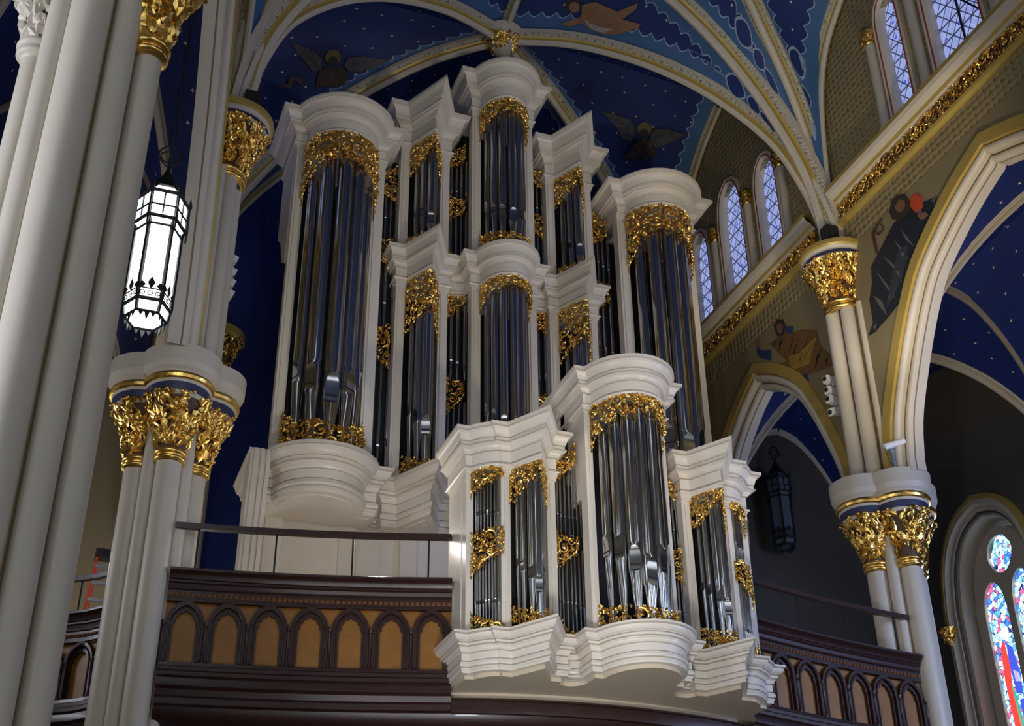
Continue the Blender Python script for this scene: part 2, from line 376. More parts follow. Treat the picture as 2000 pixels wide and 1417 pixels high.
def base_cornice(mb, path, z0, z1, o):      # shelf cornice, stepping in downwards
    h = z1-z0
    g = lambda q, z: [(q, z), (q-.03, z-.002), (q-.03, z-.015), (q, z-.017)]
    prof = [(-.03, z1), (o, z1), (o, z1-.055*h)]+g(.95*o, z1-.06*h)+[(.90*o, z1-.09*h), (.87*o, z1-.15*h), (.78*o, z1-.205*h), (.68*o, z1-.225*h), (.66*o, z1-.23*h)]+g(.66*o, z1-.24*h)+[(.61*o, z1-.265*h)]+g(.61*o, z1-.33*h)+[(.50*o, z1-.355*h), (.49*o, z1-.385*h), (.44*o, z1-.39*h), (.42*o, z1-.44*h), (.36*o, z1-.475*h)]+g(.33*o, z1-.48*h)+g(.33*o, z1-.69*h)+[
            (.37*o, z1-.725*h), (.37*o, z1-.75*h), (.40*o, z1-.755*h), (.43*o, z1-.80*h), (.40*o, z1-.845*h)]+g(.36*o, z1-.85*h)+[(.36*o, z1-.93*h), (.31*o, z1-.935*h), (.31*o, z0), (-.03, z0)]
    mb.sweep(path, prof)
def pieces(fn, mb, plist, *a):
    for p in plist:
        fn(mb, p, *a); tr = [tuple(t) for t in tessellate_polygon([[V((x, y, 0)) for x, y in p]])]
        for z in (a[0]+.002, a[1]-.002): mb.add([(x, y, z) for x, y in p], tr)
        if len(p) == 4 and fn.__name__ == 'base_cornice':
            e = .30*a[2]; xs = [q[0] for q in p]; ys = [q[1] for q in p]
            mb.box((min(xs)-e, min(ys)-e, a[0]-.004), (max(xs)+e, max(ys), a[0]+.03))
def capb(x0, x1, yf, yb): return [(x0, yb), (x0, yf), (x1, yf), (x1, yb)]
def cap_poly(mb, path, z, off=0):
    n = len(path); mb.v and None
    tr = tessellate_polygon([[V((a, b, 0)) for a, b in path]]); mb.add([(a, b, z) for a, b in path], [tuple(t) for t in tr])
def off_path(path, o):
    m_ = MB(); m_.sweep(path, [(o, 0), (o, 1)]); return [(v[0], v[1]) for v in m_.v[::2]]
def cw(path, org, sgn):    # mirrored or straight path; keep left-to-right travel
    return [(org[0]+x, y+org[1]) for x, y in (path if sgn > 0 else mir(path))]
PIPES = {}
def add_pipe(name, x, y, z0, zm, z1, r, parent, face=(0, -1), seg=20):
    return pipe_mb(x, y, z0, zm, z1, r, seg, face).build(name, [PIPE, DARK], parent, smooth=28)
def tower(root, path, posts, inner, z0, z1, label, cz=None, co=.38, caps=None, top=True, back=1.0):
    """posts: [(x0,x1,yfront)], inner: plan path of the opening. returns tower part (mesh: posts + backing)"""
    mb = MB()
    for x0, x1, y in posts:
        mb.box((x0, y, z0), (x1, y+.22, z1)); mb.box((x0+.05, y-.02, z0+.1), (x1-.05, y, z1-.12))
        mb.box((x0-.012, y-.03, z1-.07), (x1+.012, y+.1, z1-.02)); mb.box((x0-.022, y-.042, z1-.02), (x1+.022, y+.1, z1+.03))
    t = mb.build('pipe_tower', WHITE, root); t['label'] = label
    return t
def arcade_pipes(tower_, P, W, n, rs, z0, zms, zts, seg=20, inset=None):
    for i in range(n):
        u = (i+.5)/n; s = W*u; k = min(i, n-1-i)
        r = rs[k] if hasattr(rs, '__len__') else rs
        q = P(s, 0, -(r+.03)); q2 = P(s, 0, .2); f = (q2-q); f.z = 0; f.normalize()
        add_pipe('organ_pipe', q.x, q.y, z0, zms[i] if hasattr(zms, '__len__') else zms, zts[i] if hasattr(zts, '__len__') else zts, r, tower_, (f.x, f.y), seg)
def tent(u): return 1-abs(2*u-1)
org = thing('pipe_organ', 'tall white main organ case with dark pipes and gilded carving, reaching to the vault', 'pipe organ', (0, 1.2, 7.32))
ruck = thing('chair_organ', 'smaller white organ case jutting out over the gallery front below the main organ', 'pipe organ', (0, -3.6, 6.88))
# plan of the main case (right half), travelling +x
T_IN = arc(2.93, .42, 4.37, .42, .74, 22)
def ress(x0, x1, y, d=.07): return [(x0, y+d*0), (x0, y-d), (x1, y-d), (x1, y)]
T_PATH = [(2.69, 1.7), (2.69, .42)]+T_IN+[(4.59, .42), (4.59, 1.7)]
T_PCS = [T_IN, capb(2.72, 2.93, .40, 1.5), capb(4.37, 4.60, .40, 1.7)]
V_PCS = [[(1.36, .80), (1.695, .12), (2.03, .80)], capb(1.13, 1.33, .78, 1.6), capb(2.06, 2.26, .78, 1.6)]
V_PATH = [(1.12, 1.7), (1.12, .80), (1.36, .80), (1.695, .12), (2.03, .80), (2.27, .80), (2.27, 1.7)]
C_IN = arc(-.51, .5, .51, .5, .66, 18)
C_PCS = [C_IN, capb(-.73, -.53, .47, 1.6), capb(.53, .73, .47, 1.6)]
C_PATH = [(-.72, 1.7), (-.72, .5), (-.51, .5)]+C_IN[1:-1]+[(.51, .5), (.72, .5), (.72, 1.7)]
F2_IN = arc(2.27, .92, 2.69, .92, -.10, 8); F1_IN = arc(.72, .86, 1.12, .92, -.10, 8)
def shift(p, dx, dy): return [(a+dx, b+dy) for a, b in p]
# shelf cornice all across, and the middle cornice over the five lower centre bays
half = [(.72, .5), (.72, .78)]+arc(.72, .78, 1.12, .88, -.08, 8)[1:]+[(1.12, .80), (1.36, .80), (1.695, .12), (2.03, .80), (2.27, .80)]+arc(2.27, .86, 2.69, .86, -.22, 8)+[(2.69, .42), (2.93, .42)]+T_IN[1:-1]+[(4.37, .42), (4.59, .42), (4.59, 1.2)]
F1C = arc(.70, .80, 1.14, .88, -.10, 8); F2C = arc(2.24, .84, 2.72, .80, -.24, 8)
B_PCS = [C_IN]
for q in (lambda p: p, mir): B_PCS += [q(p) for p in T_PCS+V_PCS+[capb(.53, .73, .47, 1.2), F1C, F2C]]
M_PCS = [C_IN]
for q in (lambda p: p, mir): M_PCS += [q(p) for p in V_PCS+[capb(.53, .73, .50, 1.2), F1C]]
full = mir(half)+[(-.51, .5)]+C_IN[1:-1]+[(.51, .5)]+half
mb = MB(); pieces(base_cornice, mb, B_PCS, 11.0, 11.88, .38)
inner_top = [(x, y) for x, y in full]; tr = tessellate_polygon([[V((a, b, 0)) for a, b in inner_top]])
mb.add([(a, b, 11.86) for a, b in inner_top], [tuple(t) for t in tr]); mb.add([(a, b, 11.005) for a, b in inner_top], [tuple(t) for t in tr])
mb.prism(full, lambda a, b: (a, b, 10.98), lambda a, b: (a, b, 11.003)); bc = mb.build('base_cornice', WHITE, org, smooth=24)
mhalf = [(.72, .5), (.72, .80)]+arc(.72, .80, 1.12, .88, -.10, 8)[1:]+[(1.12, .80), (1.36, .80), (1.695, .12), (2.03, .80), (2.27, .80), (2.27, 1.5)]
mfull = mir(mhalf)+[(-.51, .5)]+C_IN[1:-1]+[(.51, .5)]+mhalf
mb = MB(); pieces(cornice, mb, M_PCS, 16.50, 17.27, .24)
tr = tessellate_polygon([[V((a, b, 0)) for a, b in mfull]]); mb.add([(a, b, 17.26) for a, b in mfull], [tuple(t) for t in tr]); mb.add([(a, b, 16.51) for a, b in mfull], [tuple(t) for t in tr])
mb.build('middle_cornice', WHITE, org, smooth=24)
# case body: dark inside behind the pipes, white sides, panelled lower case
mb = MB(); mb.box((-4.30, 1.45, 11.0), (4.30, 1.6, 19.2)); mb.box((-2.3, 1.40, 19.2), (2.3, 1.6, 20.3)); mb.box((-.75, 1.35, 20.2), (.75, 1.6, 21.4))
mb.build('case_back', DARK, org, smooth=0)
mb = MB()
mb.box((-4.5, .95, 7.32), (4.5, 1.6, 11.0))
for x in (-4.45, -3.1, -1.95, -.72, .45, 1.7, 2.85, 4.15): mb.box((x, .86, 7.32), (x+.32, .96, 11.0))
mb.box((-4.5, .84, 7.32), (4.5, .96, 7.6))
mb.build('lower_case', WHITE, org, smooth=0)
for sg in (-1, 1):   # side consoles with flutes under the outer towers, and the raised side wings
    mb = MB(); X = lambda a: sg*a
    prof = [(.0, 11.86), (.0, 11.4), (.08, 11.1), (.12, 10.6), (.12, 9.9), (.2, 9.6), (.2, 9.0), (.3, 8.6), (.55, 8.3), (.55, 11.86)]
    mb.prism(prof, lambda a, b: (X(4.60), a, b), lambda a, b: (X(4.95), a, b))
    for a, b in ((4.63, 4.68), (4.73, 4.78), (4.83, 4.90)):
        mb.prism([(y-.035, z) for y, z in prof[:8]]+[(y+.02, z) for y, z in prof[:8]][::-1], lambda u, v: (X(a), u, v), lambda u, v: (X(b), u, v))
    mb.build('side_console', WHITE, org, smooth=25)
    mb = MB(); mb.prism([(.55, 19.1), (1.75, 19.1), (1.75, 17.6), (1.3, 17.2), (.95, 16.5), (.6, 16.3), (.55, 17)], lambda a, b: (X(4.50), a, b), lambda a, b: (X(4.60), a, b))
    mb.build('side_wing', WHITE, org, smooth=25)
def crown(tower_, path, z0, z1, o, pcs):
    mb = MB(); pieces(cornice, mb, pcs, z0, z1, o)
    tr = tessellate_polygon([[V((a, b, 0)) for a, b in path]]); mb.add([(a, b, z0+.01) for a, b in path], [tuple(t) for t in tr]); mb.add([(a, b, z1-.005) for a, b in path], [tuple(t) for t in tr])
    return mb.build('tower_cornice', WHITE, tower_, smooth=24)
def screen(tower_, P, W, zt, zb, seed, big=.12, th=.02, edge=True):
    return carve(P, W, zt, zb, seed, big, th, edge).build('carved_screen', GOLD, tower_, smooth=60)
for sg in (-1, 1):
    side = 'left' if sg < 0 else 'right'
    tp = lambda p: p if sg > 0 else mir(p)
    # outer round tower
    path = tp(T_IN); P, W = path_map(path)
    t = tower(org, path, [(sg*2.81-.12, sg*2.81+.12, .42), (sg*4.47-.10, sg*4.47+.10, .42)], None, 11.88, 19.1, f'{side} outer round tower with the longest pipes')
    crown(t, tp(T_PATH), 19.1, 19.87, .38, [tp(p) for p in T_PCS])
    arcade_pipes(t, P, W, 5, [.125, .15, .165], 12.0, [13.55, 13.3, 13.05, 13.3, 13.55], [18.2, 18.62, 18.75, 18.62, 18.2], 28)
    Pf = lambda s, z, o, P=P: P(s, z, o+.03)
    screen(t, Pf, W, lambda u: 19.1, lambda u: 17.62+.85*sin(pi*u)**.8, 11+sg, .17, .028)
    screen(t, Pf, W, lambda u: 12.88-.50*sin(pi*u)**.6+.05*sin(u*20), lambda u: 11.9, 21+sg, .14, .026, False)
    # V tower, lower and upper
    vp = tp([(1.36, .80), (1.695, .14), (2.03, .80)]); P, W = path_map(vp)
    pp = tp(arc(1.40, .86, 1.99, .86, .58, 12)); PP, WW = path_map(pp)
    t = tower(org, vp, [(sg*1.24-.10, sg*1.24+.10, .80), (sg*2.15-.10, sg*2.15+.10, .80)], None, 11.88, 16.5, f'{side} lower pointed tower')
    arcade_pipes(t, PP, WW, 5, [.07, .085, .11], 12.0, [13.45, 13.2, 12.95, 13.2, 13.45], [15.5, 15.7, 15.95, 15.7, 15.5], 20)
    screen(t, lambda s, z, o, P=P: P(s, z, o+.01), W, lambda u: 16.5, lambda u: 15.22+.50*tent(u), 31+sg, .14, .022)
    screen(t, lambda s, z, o, P=P: P(s, z, o+.01), W, lambda u: 12.5-.33*tent(u), lambda u: 11.9, 41+sg, .11, .02, False)
    t = tower(org, vp, [(sg*1.24-.10, sg*1.24+.10, .80), (sg*2.15-.10, sg*2.15+.10, .80)], None, 17.25, 20.05, f'{side} upper pointed tower')
    crown(t, tp(V_PATH), 20.05, 21.05, .35, [tp(p) for p in V_PCS])
    arcade_pipes(t, PP, WW, 5, [.06, .07, .09], 17.3, [18.2, 18.05, 17.85, 18.05, 18.2], [19.5, 19.75, 20.0, 19.75, 19.5], 18)
    screen(t, lambda s, z, o, P=P: P(s, z, o+.01), W, lambda u: 20.05, lambda u: 19.25+.55*tent(u)**1.2, 51+sg, .11, .02)
    screen(t, lambda s, z, o, P=P: P(s, z, o+.01), W, lambda u: 17.62-.18*tent(u), lambda u: 17.27, 61+sg, .08, .018, False)
    # outer flat, three tiers between round and pointed tower
    fp = tp(F2_IN); P, W = path_map(fp)
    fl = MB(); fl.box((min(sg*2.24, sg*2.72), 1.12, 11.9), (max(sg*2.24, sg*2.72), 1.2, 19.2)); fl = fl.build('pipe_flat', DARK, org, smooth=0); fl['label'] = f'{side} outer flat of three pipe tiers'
    q = (lambda a, b: (lambda u: a+(b-a)*(u if sg < 0 else 1-u)))    # a at the outer (round tower) side
    for z0, zm, zt, n, r in ((11.95, 12.55, 14.75, 4, .043), (15.42, 15.80, 17.2, 4, .042), (17.65, 17.97, 19.0, 5, .032)):
        arcade_pipes(fl, P, W, n, r, z0, [zm+.10*(i if sg < 0 else n-1-i) for i in range(n)], zt+.05, 14)
    Pf = lambda s, z, o, P=P: P(s, z, o+.02)
    screen(fl, Pf, W, q(19.35, 19.6), q(18.95, 18.6), 71+sg, .12, .018, False)
    screen(fl, Pf, W, q(17.62, 17.66), q(17.2, 16.85), 81+sg, .11, .018, False)
    screen(fl, Pf, W, q(15.38, 15.5), q(14.88, 14.45), 91+sg, .12, .018, False)
    # inner flat, lower and upper
    fp = tp(F1_IN); P, W = path_map(fp)
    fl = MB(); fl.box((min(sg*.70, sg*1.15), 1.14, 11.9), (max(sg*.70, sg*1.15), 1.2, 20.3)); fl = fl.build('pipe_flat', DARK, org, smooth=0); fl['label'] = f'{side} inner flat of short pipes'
    q = (lambda a, b: (lambda u: a+(b-a)*(u if sg < 0 else 1-u)))    # a at the pointed tower side
    for z0, zm, zt, n, r in ((11.95, 12.55, 14.0, 5, .034), (14.52, 14.85, 16.4, 4, .042), (17.3, 17.5, 18.75, 5, .034), (18.98, 19.2, 20.15, 5, .032)):
        arcade_pipes(fl, P, W, n, r, z0, [zm+.03*(i if sg > 0 else n-1-i) for i in range(n)], zt, 14)
    Pf = lambda s, z, o, P=P: P(s, z, o+.02)
    screen(fl, Pf, W, lambda u: 16.5, q(15.93, 16.36), 101+sg, .10, .018)
    screen(fl, Pf, W, q(14.55, 14.4), q(13.68, 14.13), 111+sg, .12, .018, False)
    screen(fl, Pf, W, q(20.3, 20.6), q(19.86, 20.2), 121+sg, .10, .017, False)
    screen(fl, Pf, W, q(19.15, 19.0), q(18.45, 18.8), 131+sg, .10, .017, False)
    screen(fl, Pf, W, q(17.7, 17.4), lambda u: 17.27, 141+sg, .07, .015, False)
# centre round tower, lower and upper
P, W = path_map(C_IN); PPo = [(-.62-.10, -.62+.10, .50), (.62-.10, .62+.10, .50)]
t = tower(org, C_IN, PPo, None, 11.88, 16.5, 'centre lower round tower')
Pf = lambda s, z, o: P(s, z, o+.02)
arcade_pipes(t, P, W, 7, [.075, .085, .09, .10], 12.0, [13.55, 13.3, 13.1, 13.0, 13.1, 13.3, 13.55], [16.0, 16.2, 16.35, 16.45, 16.35, 16.2, 16.0], 22)
screen(t, Pf, W, lambda u: 16.5, lambda u: 15.88+.42*sin(pi*u)**.7, 200, .11, .02)
screen(t, Pf, W, lambda u: 12.5, lambda u: 11.9, 201, .1, .02, False)
t = tower(org, C_IN, PPo, None, 17.25, 21.25, 'topmost centre round tower')
crown(t, C_PATH, 21.25, 22.2, .36, C_PCS)
arcade_pipes(t, P, W, 7, [.075, .085, .09, .10], 17.3, [18.5, 18.3, 18.15, 18.05, 18.15, 18.3, 18.5], [20.6, 20.9, 21.1, 21.15, 21.1, 20.9, 20.6], 22)
screen(t, Pf, W, lambda u: 21.25, lambda u: 20.45+.5*sin(pi*u)**.8, 202, .13, .022)
screen(t, Pf, W, lambda u: 17.88-.3*sin(pi*u)**.7, lambda u: 17.27, 203, .10, .02, False)

# ---- the chair organ (Rueckpositiv) on the gallery front
RT = 7.40
RC_IN = arc(-.55, -4.75, .55, -4.75, .68, 18)
RF_IN = arc(.67, -4.42, 1.06, -4.36, -.14, 8)
RB_IN = arc(1.90, -4.42, 2.26, -4.16, .10, 8)
rhalf = [(.68, -4.75), (.68, -4.52)]+arc(.68, -4.46, 1.05, -4.40, -.16, 8)+[(1.05, -4.43), (1.20, -4.43), (1.485, -4.93), (1.77, -4.43), (1.91, -4.43)]+arc(1.92, -4.38, 2.23, -4.14, .10, 8)+[(2.23, -4.16), (2.35, -4.13), (2.35, -3.3)]
rfull = mir(rhalf)+[(-.55, -4.75)]+RC_IN[1:-1]+[(.55, -4.75)]+rhalf
RV_PCS = [[(1.20, -4.43), (1.485, -4.93), (1.77, -4.43)], capb(1.06, 1.20, -4.45, -3.8), capb(1.78, 1.91, -4.45, -3.8), arc(1.88, -4.40, 2.27, -4.12, .12, 10), capb(2.23, 2.35, -4.15, -3.3)]
RC_PCS = [RC_IN, capb(-.68, -.56, -4.78, -3.5), capb(.56, .68, -4.78, -3.5)]
R_PCS = list(RC_PCS)
for q in (lambda p: p, mir): R_PCS += [q(p) for p in RV_PCS+[arc(.66, -4.48, 1.08, -4.40, -.16, 8)]]
mb = MB(); pieces(base_cornice, mb, R_PCS, 6.86, RT, .25)
tr = tessellate_polygon([[V((a, b, 0)) for a, b in rfull]]); mb.add([(a, b, RT-.01) for a, b in rfull], [tuple(t) for t in tr])
mb.build('base_cornice', WHITE, ruck, smooth=24)
mb = MB(); mb.prism(rfull, lambda a, b: (a, b, 6.80), lambda a, b: (a, b, 6.87)); mb.build('soffit', BEIGE, ruck, smooth=0)
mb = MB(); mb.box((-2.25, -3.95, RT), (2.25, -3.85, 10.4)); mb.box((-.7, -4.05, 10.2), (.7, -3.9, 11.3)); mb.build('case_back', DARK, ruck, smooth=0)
mb = MB()
for sg in (-1, 1):
    mb.box((min(sg*2.24, sg*2.34), -4.13, RT), (max(sg*2.24, sg*2.34), -3.3, 9.95)); mb.box((min(sg*2.33, sg*2.36), -3.95, RT+.15), (max(sg*2.33, sg*2.36), -3.5, 9.7))
mb.box((-2.3, -3.4, RT), (2.3, -3.3, 10.4)); mb.box((-2.3, -3.9, 10.4), (2.3, -3.3, 10.5))
mb.box((-.66, -4.70, 9.6), (-.60, -3.4, 11.05)); mb.box((.60, -4.70, 9.6), (.66, -3.4, 11.05)); mb.box((-.7, -3.6, 10.4), (.7, -3.5, 11.1))
mb.build('case_side', WHITE, ruck, smooth=0)
for sg in (-1, 1):
    side = 'left' if sg < 0 else 'right'
    tp = lambda p: p if sg > 0 else mir(p)
    vp = tp([(1.20, -4.43), (1.485, -4.93), (1.77, -4.43)]); P, W = path_map(vp)
    PP, WW = path_map(tp(arc(1.23, -4.38, 1.74, -4.38, .44, 12)))
    t = tower(ruck, vp, [(sg*1.125-.072, sg*1.125+.072, -4.43), (sg*1.84-.072, sg*1.84+.072, -4.43)], None, RT, 9.9, f'{side} pointed tower of the smaller organ')
    # cornice over bay and pointed tower together
    cp = [(1.05, -3.9), (1.05, -4.43), (1.20, -4.43), (1.485, -4.93), (1.77, -4.43), (1.91, -4.43), (1.92, -4.38)]+arc(1.92, -4.38, 2.23, -4.14, .10, 8)[1:]+[(2.23, -4.16), (2.35, -4.13), (2.35, -3.3)]
    crown(t, tp(cp), 9.90, 10.57, .23, [tp(p) for p in RV_PCS])
    arcade_pipes(t, PP, WW, 7, [.040, .045, .052, .068], 7.45, [8.42, 8.32, 8.18, 8.0, 8.18, 8.32, 8.42], [9.6, 9.7, 9.8, 9.88, 9.8, 9.7, 9.6], 18)
    screen(t, lambda s, z, o, P=P: P(s, z, o), W, lambda u: 9.9, lambda u: 9.38+.40*tent(u)**1.3, 301+sg, .085, .015)
    screen(t, lambda s, z, o, P=P: P(s, z, o), W, lambda u: 7.78-.22*tent(u), lambda u: RT, 311+sg, .07, .014, False)
    # curved outer bay
    P, W = path_map(tp(RB_IN)); Pf = lambda s, z, o, P=P: P(s, z, o+.02)
    q = (lambda a, b: (lambda u: a+(b-a)*(u if sg < 0 else 1-u)))  # a at outer side
    bay = MB(); bay.box((sg*2.295-.055, -4.14, RT), (sg*2.295+.055, -3.95, 9.9)); bay.box((sg*2.295-.07, -4.16, 9.8), (sg*2.295+.07, -4.0, 9.9)); bay = bay.build('curved_bay', WHITE, ruck, smooth=0); bay['label'] = f'{side} outer bay with two tiers of thin pipes'
    arcade_pipes(bay, P, W, 9, .019, 8.92, 9.22, 9.85, 12)
    arcade_pipes(bay, P, W, 10, .018, 7.45, 7.86, 8.6, 12)
    screen(bay, Pf, W, lambda u: 9.9, q(9.50, 9.82), 321+sg, .09, .015)
    screen(bay, Pf, W, q(8.88, 8.92), q(8.28, 8.64), 331+sg, .09, .016, False)
    screen(bay, Pf, W, q(7.72, 7.5), lambda u: RT, 341+sg, .08, .014, False)
    # concave inner bay
    P, W = path_map(tp(RF_IN)); Pf = lambda s, z, o, P=P: P(s, z, o+.02)
    q = (lambda a, b: (lambda u: a+(b-a)*(u if sg < 0 else 1-u)))  # a at pointed tower side
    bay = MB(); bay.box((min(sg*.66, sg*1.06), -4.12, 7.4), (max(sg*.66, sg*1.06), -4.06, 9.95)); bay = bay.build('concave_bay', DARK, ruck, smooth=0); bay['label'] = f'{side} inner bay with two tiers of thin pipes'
    arcade_pipes(bay, P, W, 10, .018, 9.0, [9.42-.012*(i if sg < 0 else 9-i) for i in range(10)], 10.15, 12)
    arcade_pipes(bay, P, W, 10, .018, 7.45, [8.12-.02*(i if sg < 0 else 9-i) for i in range(10)], 8.8, 12)
    screen(bay, Pf, W, q(10.12, 10.55), q(9.86, 10.24), 351+sg, .09, .016, False)
    screen(bay, Pf, W, q(9.10, 9.0), q(8.5, 8.8), 361+sg, .10, .016, False)
    screen(bay, Pf, W, q(7.78, 7.5), lambda u: RT, 371+sg, .08, .014, False)
P, W = path_map(RC_IN); Pf = lambda s, z, o: P(s, z, o+.02)
t = tower(ruck, RC_IN, [(-.615-.06, -.615+.06, -4.75), (.615-.06, .615+.06, -4.75)], None, RT, 11.05, 'centre round tower of the smaller organ')
crown(t, [(-.68, -3.5), (-.68, -4.75), (-.55, -4.75)]+RC_IN[1:-1]+[(.55, -4.75), (.68, -4.75), (.68, -3.5)], 10.95, 11.56, .24, RC_PCS)
arcade_pipes(t, P, W, 7, [.09, .098, .105, .112], 7.5, [8.62, 8.52, 8.32, 8.12, 8.32, 8.52, 8.62], [10.5, 10.75, 10.85, 10.95, 10.85, 10.75, 10.5], 26)
screen(t, Pf, W, lambda u: 10.95, lambda u: 10.28+.42*sin(pi*u)**.7, 400, .12, .02)
screen(t, Pf, W, lambda u: 7.85-.25*sin(pi*u)**.6, lambda u: RT, 401, .11, .018, False)
# ---------------------------------------------------------------- architecture
YP, YR, YN = -2.4, 4.6, -11.5        # main piers, rear wall, next piers towards the camera
XR = lambda y, z, d=0: V((6.3+d, y, z))
XL = lambda y, z, d=0: V((-6.3-d-.12*max(0, YP-y), y, z))
TE = smoothT([(0, 0), (.05, .2), (.18, .43), (.32, .625), (.46, .76), (.74, .91), (1, 1)], 24)
TLAN = smoothT([(0, 0), (.1, .42), (.3, .72), (.6, .91), (1, 1)], 10)
def arch_pts(yc, hw, zs, za, T=TE):
    a = [(yc+hw-hw*u, zs+(za-zs)*v) for u, v in T]; b = [(yc-hw+hw*u, zs+(za-zs)*v) for u, v in T]
    return a+b[::-1][1:]            # from +y spring over apex to -y spring
def arch_hole(yc, hw, z0, zs, za, T=TE): return [(yc+hw, z0)]+arch_pts(yc, hw, zs, za, T)+[(yc-hw, z0)]
def wall_arch(mb_by, pts, M, prof):
    # prof: list of (radial inward, depth, material); sweeps along pts in the wall plane
    n = len(pts); nm = []
    for i in range(n):
        a = V((*pts[max(i-1, 0)], 0)); b = V((*pts[min(i+1, n-1)], 0)); d = (b-a).normalized(); nm.append(V((-d.y, d.x)) )
    # inward = towards lower middle
    sgn = 1 if (V((pts[0][0]-.01, pts[0][1]))-V(pts[0])).dot(nm[0]) > 0 else -1
    vs = []
    for (y, z), q in zip(pts, nm):
        for a, d, _ in prof: vs.append(M(y+sgn*q.x*a, z+sgn*q.y*a, d))
    k = len(prof)
    for j in range(k-1):
        fs = [(i*k+j, (i+1)*k+j, (i+1)*k+j+1, i*k+j+1) for i in range(n-1)]
        mb_by.add(vs, fs, prof[j][2])
    return mb_by
def roll(a, d, r, mi, n=6, sx=1, sy=1):   # convex half-round from (a,d) inward
    return [(a+r-r*cos(pi*i/n)*sx, d-r*sin(pi*i/n)*sy, mi) for i in range(n+1)]
# 0 cream 1 gold paint 2 leaf band 3 dark groove
ARCHP = [(-.02, .03, 1), (-.02, -.06, 1), (.22, -.06, 1), (.24, .03, 0)]+roll(.24, .05, .08, 0, 8)+[(.405, .12, 3), (.42, .15, 3)]+roll(.42, .17, .07, 0, 8)+[(.565, .20, 3), (.57, .23, 0), (.57, .42, 0)]
UMB = mat('umber_groove_paint', (.24, .17, .08), .6)
AMATS = [CREAM, GOLDP, LEAFB, UMB]
WZ0, WZM, WZ1 = 11.7, 16.9, 27
def side_wall(M, side, bays):
    lo_m = WALLD
    for bi, (y0, y1, yc, hw, zs, za, wins) in enumerate(bays):
        lo = MB(); lo.prism([(y1, WZ0), (y1, WZM), (y0, WZM), (y0, WZ0), (yc-hw, WZ0)]+arch_pts(yc, hw, zs, za)[::-1]+[(yc+hw, WZ0)], lambda a, b: M(a, b, 0), lambda a, b: M(a, b, .44))
        struct(lo.build(f'wall_{side}', WALLD, origin=M(yc, 14, 0), smooth=0))
        upm = MB(); holes = [arch_hole(c, h, b, t-h*1.9, t, TLAN) for c, h, b, t in wins]
        upm.prism([(y1, WZM), (y1, WZ1), (y0, WZ1), (y0, WZM)], lambda a, b: M(a, b, 0), lambda a, b: M(a, b, .44), holes)
        struct(upm.build(f'wall_{side}_upper', STENC, origin=M(yc, 20, 0), smooth=0))
        am = wall_arch(MB(), [(yc+hw, WZ0-.0)]+arch_pts(yc, hw, zs, za)+[(yc-hw, WZ0)], M, ARCHP)
        struct(am.build('trim_1' if side == 'right' else 'trim_2', AMATS, origin=M(yc, za, 0), smooth=40))
        for c, h, b, t in wins:
            pts = [(c+h+.16, b)]+arch_pts(c, h+.16, t-h*1.9, t+.2, TLAN)+[(c-h-.16, b)]
            fr = wall_arch(MB(), pts, M, [(0, .02, 0), (0, -.08, 0), (.05, -.10, 0), (.07, -.08, 1), (.12, -.08, 0), (.14, -.06, 0), (.17, .0, 0), (.185, .15, 0)])
            wf = struct(fr.build('window_1', [CREAM, REDP], origin=M(c, b, 0), smooth=40))
            g = MB(); g.prism([(c+h, b)]+arch_pts(c, h, t-h*1.9, t, TLAN)+[(c-h, b)], lambda a, q: M(a, q, .13), lambda a, q: M(a, q, .15)); g.build('leaded_glass', CGLASS, wf, smooth=0)
            k = MB()
            if h > .5: 
                k.prism([(c-h, b+.5), (c-h, b+.56), (c+h, b+2.6), (c+h, b+2.5)], lambda a, q: M(a, q, .09), lambda a, q: M(a, q, .13)); 
                k.prism([(c-.02, b), (c+.02, b), (c+.02, t), (c-.02, t)], lambda a, q: M(a, q, .10), lambda a, q: M(a, q, .13)); k.build('glazing_bar', IRON, wf, smooth=0)
WB = [(-7.05, .62, 18.45, 22.4), (-5.32, .27, 18.45, 21.55), (-8.75, .27, 18.45, 21.55)]
WL = [(1.32, .47, 18.35, 21.6), (-.32, .38, 18.35, 21.15), (2.95, .38, 18.35, 21.15)]
for M, side in ((XR, 'right'), (XL, 'left')):
    side_wall(M, side, [(YN, YP, -6.95, 4.12, 11.95, 16.62, WB), (YP, YR, 1.15, 3.05, 11.8, 16.35, WL)])
# window shafts with small gilded capitals
def window_shaft(M, y, z0, z1, r, label):
    p = M(y, z0, -.06); t = thing('window_shaft', label, 'column', p, 'slim shafts between the clerestory windows')
    MB().lathe([(r*1.3, 0), (r*1.3, .1), (r, .16), (r, z1-z0)], p, 14).build('shaft', CREAM, t)
    m_ = MB(); m_.lathe([(r*1.05, z1-z0), (r*1.25, z1-z0+.03), (r*1.05, z1-z0+.06), (r*1.3, z1-z0+.2), (r*1.9, z1-z0+.32), (r*1.9, z1-z0+.38), (0, z1-z0+.38)], p, 14)
    for i in range(22):
        a = i*2.4; zz = z1+.08+.24*(i % 3)/3; m_.ball((p.x+cos(a)*r*1.5, p.y+sin(a)*r*1.5, zz), .04, 5)
    m_.build('capital', GOLD, t)
for y, nm in ((-4.72, 'white shaft left of the big clerestory windows above the arch'), (-6.05, 'white shaft with gilt capital between narrow and wide clerestory windows'), (-8.1, 'far shaft between clerestory windows at upper right')):
    window_shaft(XR, y, 18.45, 20.75 if y > -5 else 21.3, .115, nm)
for y, nm in ((.52, 'thin shaft with gilt capital between two dim clerestory windows'), (2.15, 'shaft left of the dim middle clerestory window'), (-1.0, 'shaft right of the dim clerestory windows')):
    window_shaft(XR, y, 18.35, 20.4, .10, nm)
